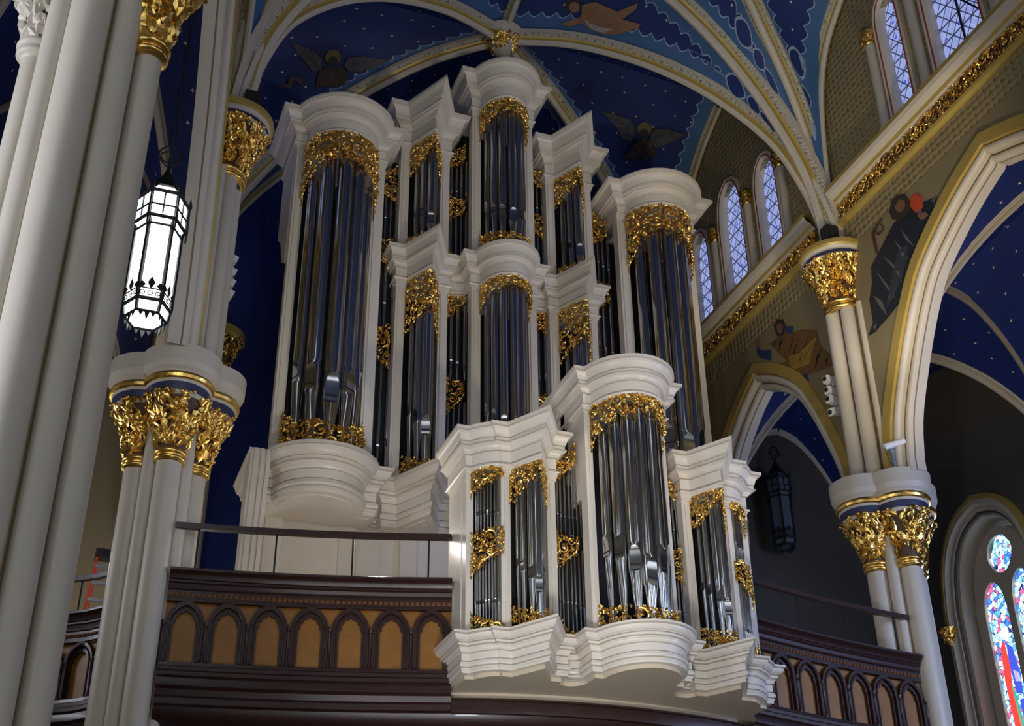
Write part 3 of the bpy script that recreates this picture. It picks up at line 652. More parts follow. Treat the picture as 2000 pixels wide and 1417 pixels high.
# string course with gilded frieze
def string(M, y0, y1, side, seed, full=True):
    b = MB(); prof = [(0, 17.5), (.05, 17.5), (.10, 17.54), (.12, 17.60), (.06, 17.64), (.03, 17.68), (.03, 18.06), (.10, 18.10), (.14, 18.16), (.26, 18.22), (.30, 18.30), (.30, 18.40), (0, 18.44)]
    mi = [1, 1, 1, 0, 3, 3, 0, 1, 0, 0, 1, 1]
    vs = []
    n = 8
    for i in range(n+1):
        y = y0+(y1-y0)*i/n
        for o, z in prof: vs.append(M(y, z, -o))
    k = len(prof)
    for j in range(k-1): b.add(vs, [(i*k+j, (i+1)*k+j, (i+1)*k+j+1, i*k+j+1) for i in range(n)], mi[j])
    o = struct(b.build('trim_3', [CREAM, GOLDP, LEAFB, FRI], origin=M((y0+y1)/2, 18, 0), smooth=20))
    c = carve(lambda s, z, q: M(y0+s, z, -q-.03), y1-y0, lambda u: 18.06, lambda u: 17.68, seed, .15, .026, False, 3.0)
    c.build('gilded_frieze', GOLD, o, smooth=60)
FRI = mat('frieze_ground', (.10, .05, .03), .6)
string(XR, YN, YP-.35, 'right', 501); string(XR, YP+.5, YR, 'right', 502); string(XL, YP+.5, YR, 'left', 503)

# ---- clustered piers
def lobed(Rr, off=.45, n=72, c=(0, 0)):
    out = []
    for i in range(n):
        th = 2*pi*i/n; best = 0
        for q in range(4):
            d = th-q*pi/2; s_ = off*sin(d)
            if abs(s_) < Rr: best = max(best, off*cos(d)+sqrt(Rr*Rr-s_*s_))
        out.append((c[0]+best*cos(th), c[1]+best*sin(th)))
    return out
def foliage(mb, c, z0, z1, r0, r1, n, seed, lw=.07, jit=.02, a0=0, a1=2*pi):
    rnd = random.Random(seed)
    def P0(a, t, o): 
        r = r0+(r1-r0)*t**1.8+o; return V((c[0]+r*cos(a), c[1]+r*sin(a), z0+(z1-z0)*t))
    for i in range(n):
        a = rnd.uniform(a0, a1); t = rnd.random(); L = rnd.uniform(.7, 1.3)*lw*1.6; an = rnd.uniform(-.9, .9)
        rr = r0+(r1-r0)*t**1.8
        def Q(s, z, o, a=a, t=t, rr=rr): return P0(a+s/rr, min(1.05, max(-.02, t+z/(z1-z0))), o)
        leaf(mb, Q, 0, 0, pi/2+an, L, lw*.42, .045)
        if i % 3 == 0:
            mb.ball(Q(0, L, .05), lw*rnd.uniform(.22, .34), 5)
    for i in range(int(n/8)):
        a = rnd.uniform(a0, a1); t = rnd.uniform(.1, .7); rr = r0+(r1-r0)*t**1.8
        pts = []
        for j in range(7):
            u = j/6; pts.append(P0(a+.5*sin(u*5+i)*lw/rr, min(1.03, t+u*.4), .03+.02*sin(u*6)))
        mb.tube(pts, [.018]*6+[.028], 4)
def torus_prof(r, z, q, n=8): return [(r+q*cos(-pi/2+pi*i/n), z+q*sin(-pi/2+pi*i/n)) for i in range(n+1)]
def pier(loc, label, seed):
    x, y = loc; t = thing('clustered_column', label, 'column', (x, y, 0), 'clustered columns carrying the gallery arches')
    core = MB(); core.lathe([(.36, 0), (.36, 11.2)], (x, y, 0), 24); core.lathe([(.9, 0), (.9, .6), (.75, .8), (.7, 1.0), (.36, 1.1)], (x, y, 0), 24); core.build('core', CREAMD, t)
    for i in range(4):
        a = i*pi/2+pi/4; c = (x+.36*cos(a), y+.36*sin(a), 0); MB().lathe([(.115, 0), (.115, 11.15)], c, 16).build('minor_shaft', CREAM, t)
    for i in range(4):
        a = i*pi/2; c = (x+.42*cos(a), y+.42*sin(a), 0)
        MB().lathe([(.185, 0), (.185, 10.05)], c, 24).build('shaft', CREAM, t)
        cp = MB(); g0 = 10.05
        cp.lathe([(.185, g0-.02)]+torus_prof(.20, g0+.035, .035)+torus_prof(.205, g0+.13, .04)+[(.19, g0+.17)], c, 26)
        foliage(cp, c, g0+.16, 11.0, .20, .45, 190, seed*10+i, .13)
        bell = MB(); bell.lathe([(.19, g0+.15), (.21, 10.4), (.26, 10.62), (.34, 10.85), (.44, 11.0)], c, 24)
        cap = bell.build('capital', FRI, t); cp.build('gilded_foliage', GOLD, cap, smooth=60)
    ab = MB(); prof = [(.43, 10.99, 0), (.45, 11.04, 0), (.46, 11.05, 3), (.48, 11.17, 3), (.485, 11.175, 0), (.50, 11.22, 1), (.535, 11.235, 1), (.55, 11.28, 1), (.535, 11.325, 1), (.50, 11.34, 0), (.51, 11.37, 0), (.56, 11.41, 0), (.60, 11.50, 0), (.61, 11.76, 0), (.3, 11.78, 0)]
    loops = [lobed(r, .45, 80, (x, y)) for r, z, _ in prof]; n = 80
    vs = [(a, b, z) for L, (r, z, _) in zip(loops, prof) for a, b in L]
    for j in range(len(prof)-1): ab.add(vs, [(j*n+i, j*n+(i+1) % n, (j+1)*n+(i+1) % n, (j+1)*n+i) for i in range(n)], prof[j][2] if prof[j][2] != 3 else 2)
    ab.add([(a, b, 10.99) for a, b in loops[0]], [tuple(range(n))[::-1]])
    ab.build('abacus', [CREAM, GOLD, NAVY], t, smooth=30)
    return t
pier((-6.52, -2.3), 'clustered cream column with gilded leaf capitals left of the organ, beside the lit lantern', 3)
pier((6.52, -2.3), 'clustered cream column with gilded leaf capitals at the right end of the gallery', 4)
# wall shafts and the big upper capitals that carry the nave vault
for sg, M in ((-1, XL), (1, XR)):
    side = 'left' if sg < 0 else 'right'
    c0 = (sg*6.22, -2.42)
    t = thing('vaulting_shaft', f'pair of cream wall shafts with large gilded capital, {side} of the organ', 'column', (c0[0], c0[1], 11.76))
    for (dx, dy, r) in ((-.18, .12, .15), (-.06, -.2, .14), (.05, .38, .10), (.12, -.42, .09)):
        MB().lathe([(r, 11.76), (r, 15.6)], (c0[0]+sg*dx, c0[1]+dy, 0), 18).build('shaft', CREAM, t)
    bell = MB(); bell.lathe([(.30, 15.55), (.34, 15.9), (.45, 16.3), (.62, 16.62)], (c0[0], c0[1], 0), 28); cap = bell.build('capital', FRI, t)
    fo = MB(); fo.lathe([(.28, 15.5)]+torus_prof(.33, 15.58, .05)+torus_prof(.34, 15.70, .05)+[(.3, 15.74)], (c0[0], c0[1], 0), 28); foliage(fo, (c0[0], c0[1]), 15.72, 16.58, .34, .62, 380, 77+sg, .12)
    fo.build('gilded_foliage', GOLD, cap, smooth=60)
    ab = MB(); cc = (c0[0], c0[1], 0); ab.lathe([(.55, 16.58), (.64, 16.60), (.66, 16.64)], cc, 32, 0); ab.lathe([(.66, 16.64), (.67, 16.71)], cc, 32, 2); ab.lathe([(.67, 16.71), (.66, 16.75), (.70, 16.80)], cc, 32, 0); ab.lathe([(.70, 16.80), (.745, 16.83), (.745, 16.93), (0, 16.95)], cc, 32, 1)
    ab.build('abacus', [CREAM, GOLDP, NAVY], t, smooth=30)
# corner columns behind the organ
for sg in (-1, 1):
    t = thing('corner_column', f'shadowed corner column with gilt capital behind the organ on the {"left" if sg < 0 else "right"}', 'column', (sg*5.35, 4.1, 7.3))
    for dx, dy, r in ((0, 0, .2), (sg*.3, -.05, .15), (sg*.5, -.3, .15)): MB().lathe([(r, 7.3), (r, 15.3)], (sg*5.35+dx, 4.1+dy, 0), 16).build('shaft', CREAMD, t)
    c = (sg*5.45, 4.05); fo = MB(); fo.lathe([(.28, 15.2)]+torus_prof(.33, 15.26, .05)+[(.3, 15.3)], (*c, 0), 20); foliage(fo, c, 15.3, 16.2, .3, .6, 260, 90+sg, .12); fo.lathe([(.28, 15.3), (.58, 16.2)], (*c, 0), 20); fo.build('capital', GOLD, t, smooth=60)
    MB().lathe([(.6, 16.2), (.68, 16.25), (.7, 16.4), (0, 16.42)], (*c, 0), 24).build('abacus', GOLDP, t)
# foreground pier
x, y = -8.28, -11.32
t = thing('clustered_column', 'tall foreground cluster of cream shafts filling the left edge, gilt capital cut by the frame', 'column', (x, y, 0), 'clustered columns carrying the gallery arches')
MB().lathe([(.41, 0), (.41, 15)], (x, y, 0), 28).build('core', UMB, t)
for sx, sy, r, h in ((-7.835, -11.58, .122, 9.72), (-8.065, -11.70, .118, 15), (-8.37, -11.76, .172, 15), (-8.60, -11.66, .115, 15), (-8.755, -11.47, .10, 9.55), (-7.88, -11.2, .12, 9.72)):
    MB().lathe([(r, 0), (r, h)], (sx, sy, 0), 28).build('shaft', CREAM, t)
for sx, sy, r, g0, gm in ((-7.835, -11.58, .122, 9.7, GOLD), (-8.755, -11.47, .10, 9.5, CREAM)):
    cp = MB(); cp.lathe([(r, g0-.02)]+torus_prof(r+.02, g0+.04, .035)+torus_prof(r+.025, g0+.13, .04)+[(r, g0+.17)], (sx, sy, 0), 30)
    foliage(cp, (sx, sy), g0+.16, g0+1.1, r+.01, r+.3, 150, 5, .13); cp.lathe([(r, g0+.1), (r+.02, g0+.5), (r+.28, g0+1.1)], (sx, sy, 0), 20); cp.build('capital', gm, t, smooth=50)

# ---- ribs and painted vault cells
def rib(name, pts, hw, dep, mats=None, prof=None):
    # pts: 3-D lower edge of the rib lying in a vertical plane; sideways vector is horizontal
    a, b = pts[0], pts[-1]; sd = V((b.y-a.y, -(b.x-a.x), 0)).normalized()
    pr = prof or [(-1, 1, 0), (-1, .72, 2), (-.72, .62, 2), (-.62, .5, 1), (-.45, .42, 1), (-.42, .25, 0), (-.30, .08, 0), (0, 0, 0), (.30, .08, 0), (.42, .25, 1), (.45, .42, 1), (.62, .5, 2), (.72, .62, 2), (1, .72, 0), (1, 1, 0)]
    mb = MB(); n = len(pts); vs = []
    for i in range(n):
        tg = (pts[min(i+1, n-1)]-pts[max(i-1, 0)]).normalized(); nm = sd.cross(tg)
        if nm.z < 0: nm = -nm
        hz = (V((b.x, b.y, 0))-V((a.x, a.y, 0)))
        if abs(nm.z) < .3 and nm.dot(hz) > 0: nm = -nm
        for s_, d, _ in pr: vs.append(pts[i]+sd*s_*hw+nm*d*dep)
    k = len(pr)
    for j in range(k-1): mb.add(vs, [(i*k+j, (i+1)*k+j, (i+1)*k+j+1, i*k+j+1) for i in range(n-1)], pr[j][2])
    return struct(mb.build(name, mats or AMATS, origin=pts[n//2], smooth=40))
def curve3(S0, A, T): return [V((S0[0]+(A[0]-S0[0])*u, S0[1]+(A[1]-S0[1])*u, S0[2]+(A[2]-S0[2])*v)) for u, v in T]
TA = smoothT([(0, 0), (.02, .12), (.057, .274), (.133, .461), (.283, .653), (.445, .795), (.615, .898), (.79, .967), (1, 1)])
TB = smoothT([(0, 0), (.015, .12), (.05, .27), (.147, .44), (.256, .578), (.369, .688), (.468, .764), (.539, .808), (.75, .915), (1, 1)])
TC = smoothT([(0, 0), (.005, .25), (.05, .50), (.15, .67), (.34, .78), (.68, .92), (1, 1)])
TD = smoothT([(0, 0), (.012, .14), (.045, .305), (.13, .43), (.27, .545), (.34, .60), (.65, .83), (1, 1)])
def cell(name, A, B, lift, m, pend=None):
    n, k = len(A)-1, 16; mb = MB(); g = []
    up = V((0, 0, lift)); LA = [0]; LB = [0]
    for i in range(n): LA.append(LA[-1]+(A[i+1]-A[i]).length); LB.append(LB[-1]+(B[i+1]-B[i]).length)
    vs, ribuv, pos = [], [], []
    for i in range(n+1):
        w_ = (A[i]-B[i]).length
        for j in range(k+1):
            s_ = j/k; p = A[i].lerp(B[i], s_)+up*min(1, i/6)+V((0, 0, .10*w_*s_*(1-s_))); vs.append(p)
            d = min(s_, 1-s_)*w_; ribuv.append((LA[i] if s_ < .5 else LB[i], max(0, d-.16))); pos.append((LA[i]*.5+LB[i]*.5, (s_-.5)*w_))
    q = [(i*(k+1)+j, (i+1)*(k+1)+j, (i+1)*(k+1)+j+1, i*(k+1)+j+1) for i in range(n) for j in range(k)]
    mb.add(vs, q); o = mb.build(name, m, origin=A[n//2], smooth=60)
    for nm, data in (('rib', ribuv), ('pos', pos)):
        uv = o.data.uv_layers.new(name=nm)
        for lp in o.data.loops: uv.data[lp.index].uv = data[lp.vertex_index]
    struct(o)
    def S(t, s_, off=-.05):
        i = min(n-1, max(0, int(t*n))); f = t*n-i; a = A[i].lerp(A[i+1], f); b = B[i].lerp(B[i+1], f); w_ = (a-b).length
        p = a.lerp(b, s_)+up*min(1, t*n/6)+V((0, 0, .10*w_*s_*(1-s_)))
        return p
    return o, S, (lambda t: (A[min(n, int(t*n))]-B[min(n, int(t*n))]).length), sum((A[i+1]-A[i]).length for i in range(n))
BOSS = (0, .45, 23.5); ZS = 16.85
CELLS = {}
for sg in (-1, 1):
    side = 'left' if sg < 0 else 'right'
    S0 = (sg*6.02, -2.5, ZS); S1 = (sg*6.02, 4.3, ZS)
    A1 = curve3(S0, BOSS, TA); A5 = curve3(S1, BOSS, TA); A2 = curve3((sg*5.93, -2.52, ZS), (0, -2.52, 24.55), TB)
    A3 = curve3((sg*6.05, -2.55, ZS), (0, -6.2, 26.0), TD); A4 = curve3((sg*6.16, -2.75, ZS), (sg*6.16, -6.95, 24.1), TC)
    W0 = curve3((sg*6.2, -2.2, ZS), (sg*6.2, 1.1, 23.9), TC); W1 = curve3((sg*6.2, 4.4, ZS), (sg*6.2, 1.1, 23.9), TC)
    R0 = curve3((sg*6.0, 4.5, ZS), (0, 4.5, 24.2), TB)
    rib('trim_4', A1, .19, .34); rib('trim_5', A5, .19, .34); rib('trim_6', A2, .24, .42); rib('trim_7', A3, .20, .36); rib('trim_8', A4, .16, .30); rib('trim_9', W0, .12, .25); rib('trim_9', W1, .12, .25); rib('trim_9', R0, .14, .25)
    CELLS[side+'_front'] = cell('ceiling', A1, A2, .32, VAULT); CELLS[side+'_mid'] = cell('ceiling', A2, A3, .36, VAULT); CELLS[side+'_near'] = cell('ceiling', A3, A4, .32, VAULT)
    CELLS[side+'_side0'] = cell('ceiling', A1, W0, .28, VAULT); CELLS[side+'_side1'] = cell('ceiling', A5, W1, .28, VAULT); CELLS[side+'_rear'] = cell('ceiling', A5, R0, .28, VAULT)
rib('trim_10', [V((0, .45-2.97*i/10, 23.55+1.0*i/10)) for i in range(11)], .13, .3)
b = MB(); b.lathe([(0, 23.18), (.16, 23.2), (.26, 23.28), (.30, 23.4), (.26, 23.5), (.42, 23.62), (.5, 23.8), (0, 23.82)], (0, .45, 0), 24); bo = tag(b.build('vault_boss', CREAMD, origin=(0, .45, 23.5)), 'carved boss where the ribs meet directly above the topmost organ tower', 'boss')
fb = MB(); foliage(fb, (0, .45), 23.2, 23.55, .2, .38, 120, 9, .1); fb.build('gilded_foliage', GOLD, bo, smooth=60)
# aisle vaults
def aisle_vault(x0, x1, y0, y1):
    xc, yc = (x0+x1)/2, (y0+y1)/2; bs = (xc, yc, 16.9); zs = 11.8
    for ax in (x0, x1):
        for ay in (y0, y1):
            D = curve3((ax, ay, zs), bs, TA); Wx = curve3((ax, ay, zs), (ax, yc, 16.9), TE); Wy = curve3((ax, ay, zs), (xc, ay, 16.7), TA)
            D = D[::2]; Wx2 = curve3((ax, ay, zs), (ax, yc, 16.9), TA)[::2]; Wy = Wy[::2]
            cell('ceiling', D, Wx2, .12, VAULTN); cell('ceiling', D, Wy, .12, VAULTN)
            rib('trim_11', D, .11, .2, [CREAMD]*4); rib('trim_11', Wy, .15, .24, [CREAMD]*4)
for sg in (-1, 1):
    for y0, y1 in ((YP, YR), (YN, YP)): aisle_vault(sg*6.75, sg*11.2, y0, y1)
# ---------------------------------------------------------------- gallery: floors, parapets, rails
gy = lambda x: -2.72-.1203*(6.3-abs(x))-.0251*(6.3-abs(x))**2 if abs(x) > 2.37 else -3.58-.067*(2.37**2-x*x)
GP = [(x, gy(x)) for x in [-6.3+12.6*i/48 for i in range(49)]]
AL = [(-11.1, .85), (-9.9, .62), (-8.8, .22), (-7.9, -.22), (-7.2, -.72), (-6.75, -1.25), (-6.45, -1.8)]
gf = MB(); poly = [(-11.2, 4.6), (-11.2, .95)]+[(a, b+.12) for a, b in AL]+[(-6.3, -2.5)]+[(a, b+.12) for a, b in GP]+[(6.3, -2.5)]+[(-a, b+.12) for a, b in AL[::-1]]+[(11.2, .95), (11.2, 4.6)]
gf.prism(poly, lambda a, b: (a, b, 6.45), lambda a, b: (a, b, 7.3)); struct(gf.build('floor_gallery', BEIGE, origin=(0, 2, 7.3), smooth=0))
def parapet(name, path, label, z1, z0, flip, group='gallery parapets of dark wood with pointed arches', bay=.58):
    P, W = path_map(path); rl = thing(name, label, 'parapet', (*path[len(path)//2], z0), group)
    cp = MB(); prof = [(-.10, z1-.06), (-.10, z1), (.14, z1), (.17, z1-.02), (.17, z1-.05), (.13, z1-.08), (.11, z1-.10), (.09, z1-.15), (.07, z1-.16), (.075, z1-.19), (.05, z1-.21), (.035, z1-.26), (.04, z1-.28), (.02, z1-.30), (.02, z1-.42), (.035, z1-.43), (.035, z1-.46), (0, z1-.47)]
    cp.sweep(path, prof); cp.build('top_rail', WOOD, rl, smooth=30)
    bd = MB(); n = int(W/.075)
    for i in range(n):
        s_ = (i+.5)*W/n; c = P(s_, z1-.365, .03); t = (P(s_+.01, 0, 0)-P(s_-.01, 0, 0)).normalized(); o_ = V((t.y, -t.x, 0))
        vs = [c+t*.028+V((0, 0, .028)), c-t*.028+V((0, 0, .028)), c-t*.028-V((0, 0, .028)), c+t*.028-V((0, 0, .028)), c+o_*.03]
        bd.add(vs, [(0, 1, 4), (1, 2, 4), (2, 3, 4), (3, 0, 4)])
    tag(bd.build('nailhead_moulding', OAKD, rl, smooth=0), kind='stuff')
    bs = MB(); zb = z1-1.34; prof = [(0, zb+.02), (.06, zb), (.07, zb-.05), (.10, zb-.07), (.10, zb-.12), (.13, zb-.15), (.13, zb-.20), (.10, zb-.23), (.12, zb-.30), (.12, zb-.34), (.08, zb-.38), (.06, zb-.46), (.09, zb-.50), (.09, zb-.58), (.03, zb-.62), (-.1, zb-.62)]
    bs.sweep(path, prof); bs.build('base_moulding', WOOD, rl, smooth=30)
    bk = MB(); bk.sweep(path, [(-.05, zb), (-.05, z1-.45)]); bk.build('panel_board', OAK, rl)
    nb = max(1, round(W/bay)); bw = W/nb; hw = bw/2; za, zs = z1-.45, z1-.79
    for i in range(nb):
        sc = (i+.5)*bw; zb2 = zb+.02
        def arch2(r, top, n=12, cusp=0):   # half width r, springs at zs
            out = []
            for s2 in (1, -1):
                seg = []
                for k in range(n+1):
                    th = k/n*1.3085; rr = 1.35*r; q = (-rr+r+rr*cos(th)); qz = rr*sin(th)
                    c_ = 1-cusp*abs(sin(k/n*3*pi)); q = max(0, q); seg.append((s2*q*c_, zs+qz*(1-cusp*.6*abs(sin(k/n*3*pi)))))
                out.append(seg)
            return out[0]+out[1][::-1]
        outer = [(hw*.93, zb2)]+arch2(hw*.93, za-.0)+[(-hw*.93, zb2)]
        mid = [(hw*.75, zb2+.0)]+arch2(hw*.75, za-.06)+[(-hw*.75, zb2)]
        inn = [(hw*.56, zb2)]+arch2(hw*.56, za-.14, 12, .17)+[(-hw*.56, zb2)]
        fr = MB()
        for (A, B, d0, d1) in ((outer, mid, -.05, .035), (mid, inn, -.05, .0)):
            m_ = len(A); vs = [P(sc+a, z, d1) for a, z in A]+[P(sc+a, z, d1) for a, z in B]+[P(sc+a, z, d0) for a, z in A]+[P(sc+a, z, d0) for a, z in B]
            fr.add(vs, [(j, j+1, j+1+m_, j+m_) for j in range(m_-1)]+[(j+m_, j+1+m_, j+1+3*m_, j+3*m_) for j in range(m_-1)]+[(j+2*m_, j+1+2*m_, j+1, j) for j in range(m_-1)])
        for A, d in ((mid, .04),): fr.tube([P(sc+a, z, d) for a, z in A], .014, 5)
        fr.build('arch_frame', WOOD, rl, smooth=40)
    for i in range(nb+1):
        c = P(i*bw, 0, .035); cl = MB(); cl.lathe([(.034, zb), (.034, zb+.06), (.024, zb+.08), (.024, zs-.06), (.03, zs-.05), (.024, zs-.03), (.038, zs), (.038, zs+.03), (.02, zs+.04)], (c.x, c.y, 0), 10); cl.build('colonnette', WOOD, rl)
    return P, W
OAKD = mat('bead_oak', (.20, .09, .035), .45)
def rail(path, label, z, post_z, skip=1.3, a=.10):
    P, W = path_map(path); rl = thing('gallery_rail', label, 'handrail', (*path[len(path)//2], post_z), 'dark handrails above the gallery parapets')
    b = MB(); b.sweep(path, [(-.045, z-.05), (.045, z-.05), (.045, z+.03), (.02, z+.045), (-.045, z+.03), (-.045, z-.05)]); b.build('handrail', WOOD, rl, smooth=30)
    n = max(1, round(W/skip))
    for i in range(n+1):
        c = P(W*(i+.3)/(n+.6), 0, 0); MB().lathe([(.014, post_z), (.014, z)], (c.x, c.y, 0), 8).build('baluster', IRON, rl)
GPl = [p for p in GP if p[0] < -2.2][:-1]+[(-2.37, gy(2.37))]; GPc = [p for p in GP if abs(p[0]) <= 2.4]; GPr = [(2.37, gy(2.37))]+[p for p in GP if p[0] > 2.2][1:]
parapet('gallery_parapet', GPl, 'carved wooden parapet with golden panels between left column and small organ', 8.41, 7.3, 1)
parapet('gallery_parapet', GPr, 'bluish lit wooden parapet between the small organ and right column', 8.41, 7.3, 1)
# the stretch carrying the small organ: plain beam
b = MB(); b.sweep(GPc, [(-.15, 6.68), (.06, 6.68), (.10, 6.66), (.13, 6.63), (.10, 6.62), (.12, 6.52), (.12, 6.45), (-.15, 6.45)]); tag(b.build('gallery_beam', WOOD, origin=(0, -3.7, 6.6)), 'curved dark wooden beam directly beneath the small organ', 'beam')
b = MB(); b.sweep(GP, [(.05, 6.46), (.02, 6.36), (-.12, 6.24), (-.35, 6.14), (-.9, 6.10), (-.9, 6.02), (-.98, 6.0), (-1.3, 6.0), (-1.3, 6.45)]); tag(b.build('gallery_cove', WOOD, origin=(0, -3.3, 6.2)), 'dark wooden cove curving under the whole gallery front', 'beam')
b = MB(); b.sweep([(x, y+1.3) for x, y in GP], [(.02, 6.08), (-5, 6.08), (-5, 6.15), (.02, 6.15)]); struct(b.build('ceiling_gallery', BEIGE, origin=(0, 0, 6.1)))
parapet('gallery_parapet', AL, 'far left stretch of wooden parapet seen between the two columns', 8.35, 7.3, 1)
rail([(x, y+.05) for x, y in GP if x < -2.45]+[(-2.37, gy(2.37)+.05)], 'dark handrail in front of the big organ, left of the small organ', 9.12, 8.41)
rail([(2.37, gy(2.37)+.05)]+[(x, y+.05) for x, y in GP if x > 2.45], 'dark handrail rising right of the small organ', 9.12, 8.41)
rail([(a, b+.05) for a, b in AL], 'short brown handrail crossing the red ladder at far left', 8.95, 8.35)
# ---------------------------------------------------------------- enclosing building
def plane_x(name, x, y0, y1, z0, z1, m, t=.3, holes=()):
    mb = MB(); mb.prism([(y0, z0), (y1, z0), (y1, z1), (y0, z1)], lambda a, b: (x, a, b), lambda a, b: (x+t, a, b), holes); return struct(mb.build(name, m, origin=(x, (y0+y1)/2, (z0+z1)/2), smooth=0))
def boxs(name, a, b, m): return struct(MB().box(a, b).build(name, m, origin=[(p+q)/2 for p, q in zip(a, b)], smooth=0))
boxs('floor', (-17, -42, -.3), (17, 9, 0), FLOOR)
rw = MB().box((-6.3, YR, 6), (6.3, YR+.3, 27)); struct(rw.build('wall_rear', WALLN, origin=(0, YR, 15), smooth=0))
boxs('wall_rear_left', (-11.3, YR, 0), (-6.35, YR+.3, 18), BEIGE2 := mat('olive_beige_wall', (.40, .34, .22), .65, 0, .04, 6, .08, 1))
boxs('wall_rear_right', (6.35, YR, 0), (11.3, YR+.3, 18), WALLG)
boxs('wall_rear_low', (-6.3, 4.0, 0), (6.3, 4.3, 6.05), CREAMD)
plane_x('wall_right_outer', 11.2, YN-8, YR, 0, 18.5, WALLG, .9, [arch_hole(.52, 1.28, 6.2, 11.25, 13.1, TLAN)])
plane_x('wall_left_outer', -12.2, YN+1, YR, 0, 18.5, BEIGE2, .3)
boxs('wall_back', (-17, -42, 0), (17, -41.6, 27), CREAMD)
boxs('wall_left_back', (-17, -42, 0), (-16.7, YN-1, 27), CREAMD); boxs('wall_right_back', (16.7, -42, 0), (17, YN-7, 27), CREAMD)
boxs('ceiling_back', (-17, -42, 27), (17, 5, 27.3), NAVYC := mat('deep_blue_ceiling', (.03, .06, .22), .7))
wn = 2  # unseen glowing windows, added so the pipes reflect bright streaks
for x0, z0, z1, hw in ((-6, 8, 18, .9), (0, 9, 21, 1.3), (6, 8, 18, .9)):
    g = MB(); g.prism([(x0-hw, z0), (x0+hw, z0), (x0+hw, z1-2), (x0, z1), (x0-hw, z1-2)], lambda a, b: (a, -41.55, b), lambda a, b: (a, -41.5, b))
    struct(g.build(f'window_{wn}', GLOWW := MATS.get('added_glow_window') or emis('added_glow_window', (.75, .85, 1), 4), origin=(x0, -41.5, 13), smooth=0)); wn += 1
for sg in (-1, 1):
    for y0 in (-20, -27, -34):
        g = MB(); g.prism([(y0-.9, 6), (y0+.9, 6), (y0+.9, 14), (y0, 16), (y0-.9, 14)], lambda a, b: (sg*16.62, a, b), lambda a, b: (sg*16.68, a, b))
        struct(g.build(f'window_{wn}', GLOWW, origin=(sg*16.6, y0, 10), smooth=0)); wn += 1
# ---- stained glass window in the right aisle
X0 = 11.2
pts = [(1.86, 6.4)]+arch_pts(.52, 1.34, 11.25, 13.2, TLAN)+[(-.82, 6.4)]
XA = lambda y, z, d=0: V((X0+d, y, z))
fr = wall_arch(MB(), pts, XA, [(-.22, -.02, 0), (-.22, -.12, 0), (-.10, -.14, 0), (-.06, -.03, 0), (.03, -.03, 0), (.06, .06, 0), (.14, .08, 0), (.17, .18, 0), (.19, .60, 0), (.26, .62, 0), (.26, .72, 0)])
sw = tag(fr.build('stained_glass_window', [CREAMD], origin=XA(.52, 6.4), smooth=40), 'brightly lit stained glass window with robed figure at lower right', 'window')
hd = wall_arch(MB(), [(2.1, 10.9)]+arch_pts(.52, 1.62, 11.2, 13.55, TLAN)+[(-1.1, 10.9)], XA, [(0, 0, 1), (0, -.12, 1), (.10, -.14, 1), (.14, -.06, 0), (.14, 0, 0)]); hd.build('hood_mould', [CREAMD, GOLDP], sw)
cp = MB()
for yy in (2.05, -1.02): foliage(cp, (X0-.12, yy), 10.6, 10.9, .08, .16, 40, 31, .06); cp.lathe([(.06, 10.55), (.16, 10.9), (.18, 10.96), (0, 10.97)], (X0-.12, yy, 0), 12); 
cp.build('label_stop', GOLD, sw)
tr_ = MB(); D0, D1 = .36, .48
lan = [(.98, .36), (.06, .36)]
qf = [(.52+.40*(abs(cos(a))**.8)*(1 if cos(a) > 0 else -1)*(1-.25*(sin(a) < 0)*abs(sin(a))), 12.22+.42*sin(a)) for a in [2*pi*i/28 for i in range(28)]]
outl = [(1.62, 6.4)]+arch_pts(.52, 1.10, 11.1, 12.85, TLAN)+[(-.58, 6.4)]
tr_.prism(outl, lambda a, b: XA(a, b, D0), lambda a, b: XA(a, b, D1), [arch_hole(c, h, 6.6, 10.95, 11.72, TLAN) for c, h in lan]+[qf])
tr_.build('tracery', CREAMD, sw, smooth=20)
g = MB(); g.prism([(1.6, 6.45), (1.6, 11.3), (.52, 12.8), (-.56, 11.3), (-.56, 6.45)], lambda a, b: XA(a, b, .44), lambda a, b: XA(a, b, .46)); g.build('mosaic_glass', SGLASS, sw, smooth=0)
def glasspc(name, poly, m, cx):
    MB().prism([(cx-a*.33, b) for a, b in poly], lambda a, b: XA(a, b, .42), lambda a, b: XA(a, b, .437)).build(name, m, sw, smooth=0)
for cx, c1, c2 in ((.98, SRED, SBLU), (.06, SBLU, SRED)):
    glasspc('halo_pane', [(.1+.36*cos(a*pi/8), 10.55+.13*sin(a*pi/8)) for a in range(16)], SWHT, cx)
    glasspc('robe_pane', [(-.5, 10.3), (-.1, 10.4), (0, 9.9), (-.2, 9.3), (.2, 8.2), (.1, 7.4), (-.3, 7.4), (-.65, 8.5), (-.7, 9.6)], c1, cx)
    glasspc('robe_pane', [(.1, 10.35), (.55, 10.2), (.8, 9.6), (.6, 9.2), (.1, 9.25), (0, 9.9)], c2, cx)
    glasspc('robe_pane', [(-.2, 9.5), (0, 9.3), (.25, 8.3), (.3, 7.5), (.15, 7.5), (-.1, 8.4)], SGRN, cx)
    glasspc('robe_pane', [(.25, 9.1), (.75, 9.1), (.85, 8.0), (.5, 7.6), (.35, 8.2)], SBLU if c1 is SRED else SYEL, cx)
    glasspc('hem_pane', [(.4, 8.45), (.9, 8.45), (.95, 7.6), (.5, 7.6)], SYEL, cx)
    glasspc('sleeve_pane', [(.2, 9.75), (.7, 9.65), (.75, 9.45), (.25, 9.5)], SPNK, cx)
    glasspc('base_pane', [(-.9, 7.4), (.95, 7.4), (.95, 7.1), (-.9, 7.1)], SPNK, cx)
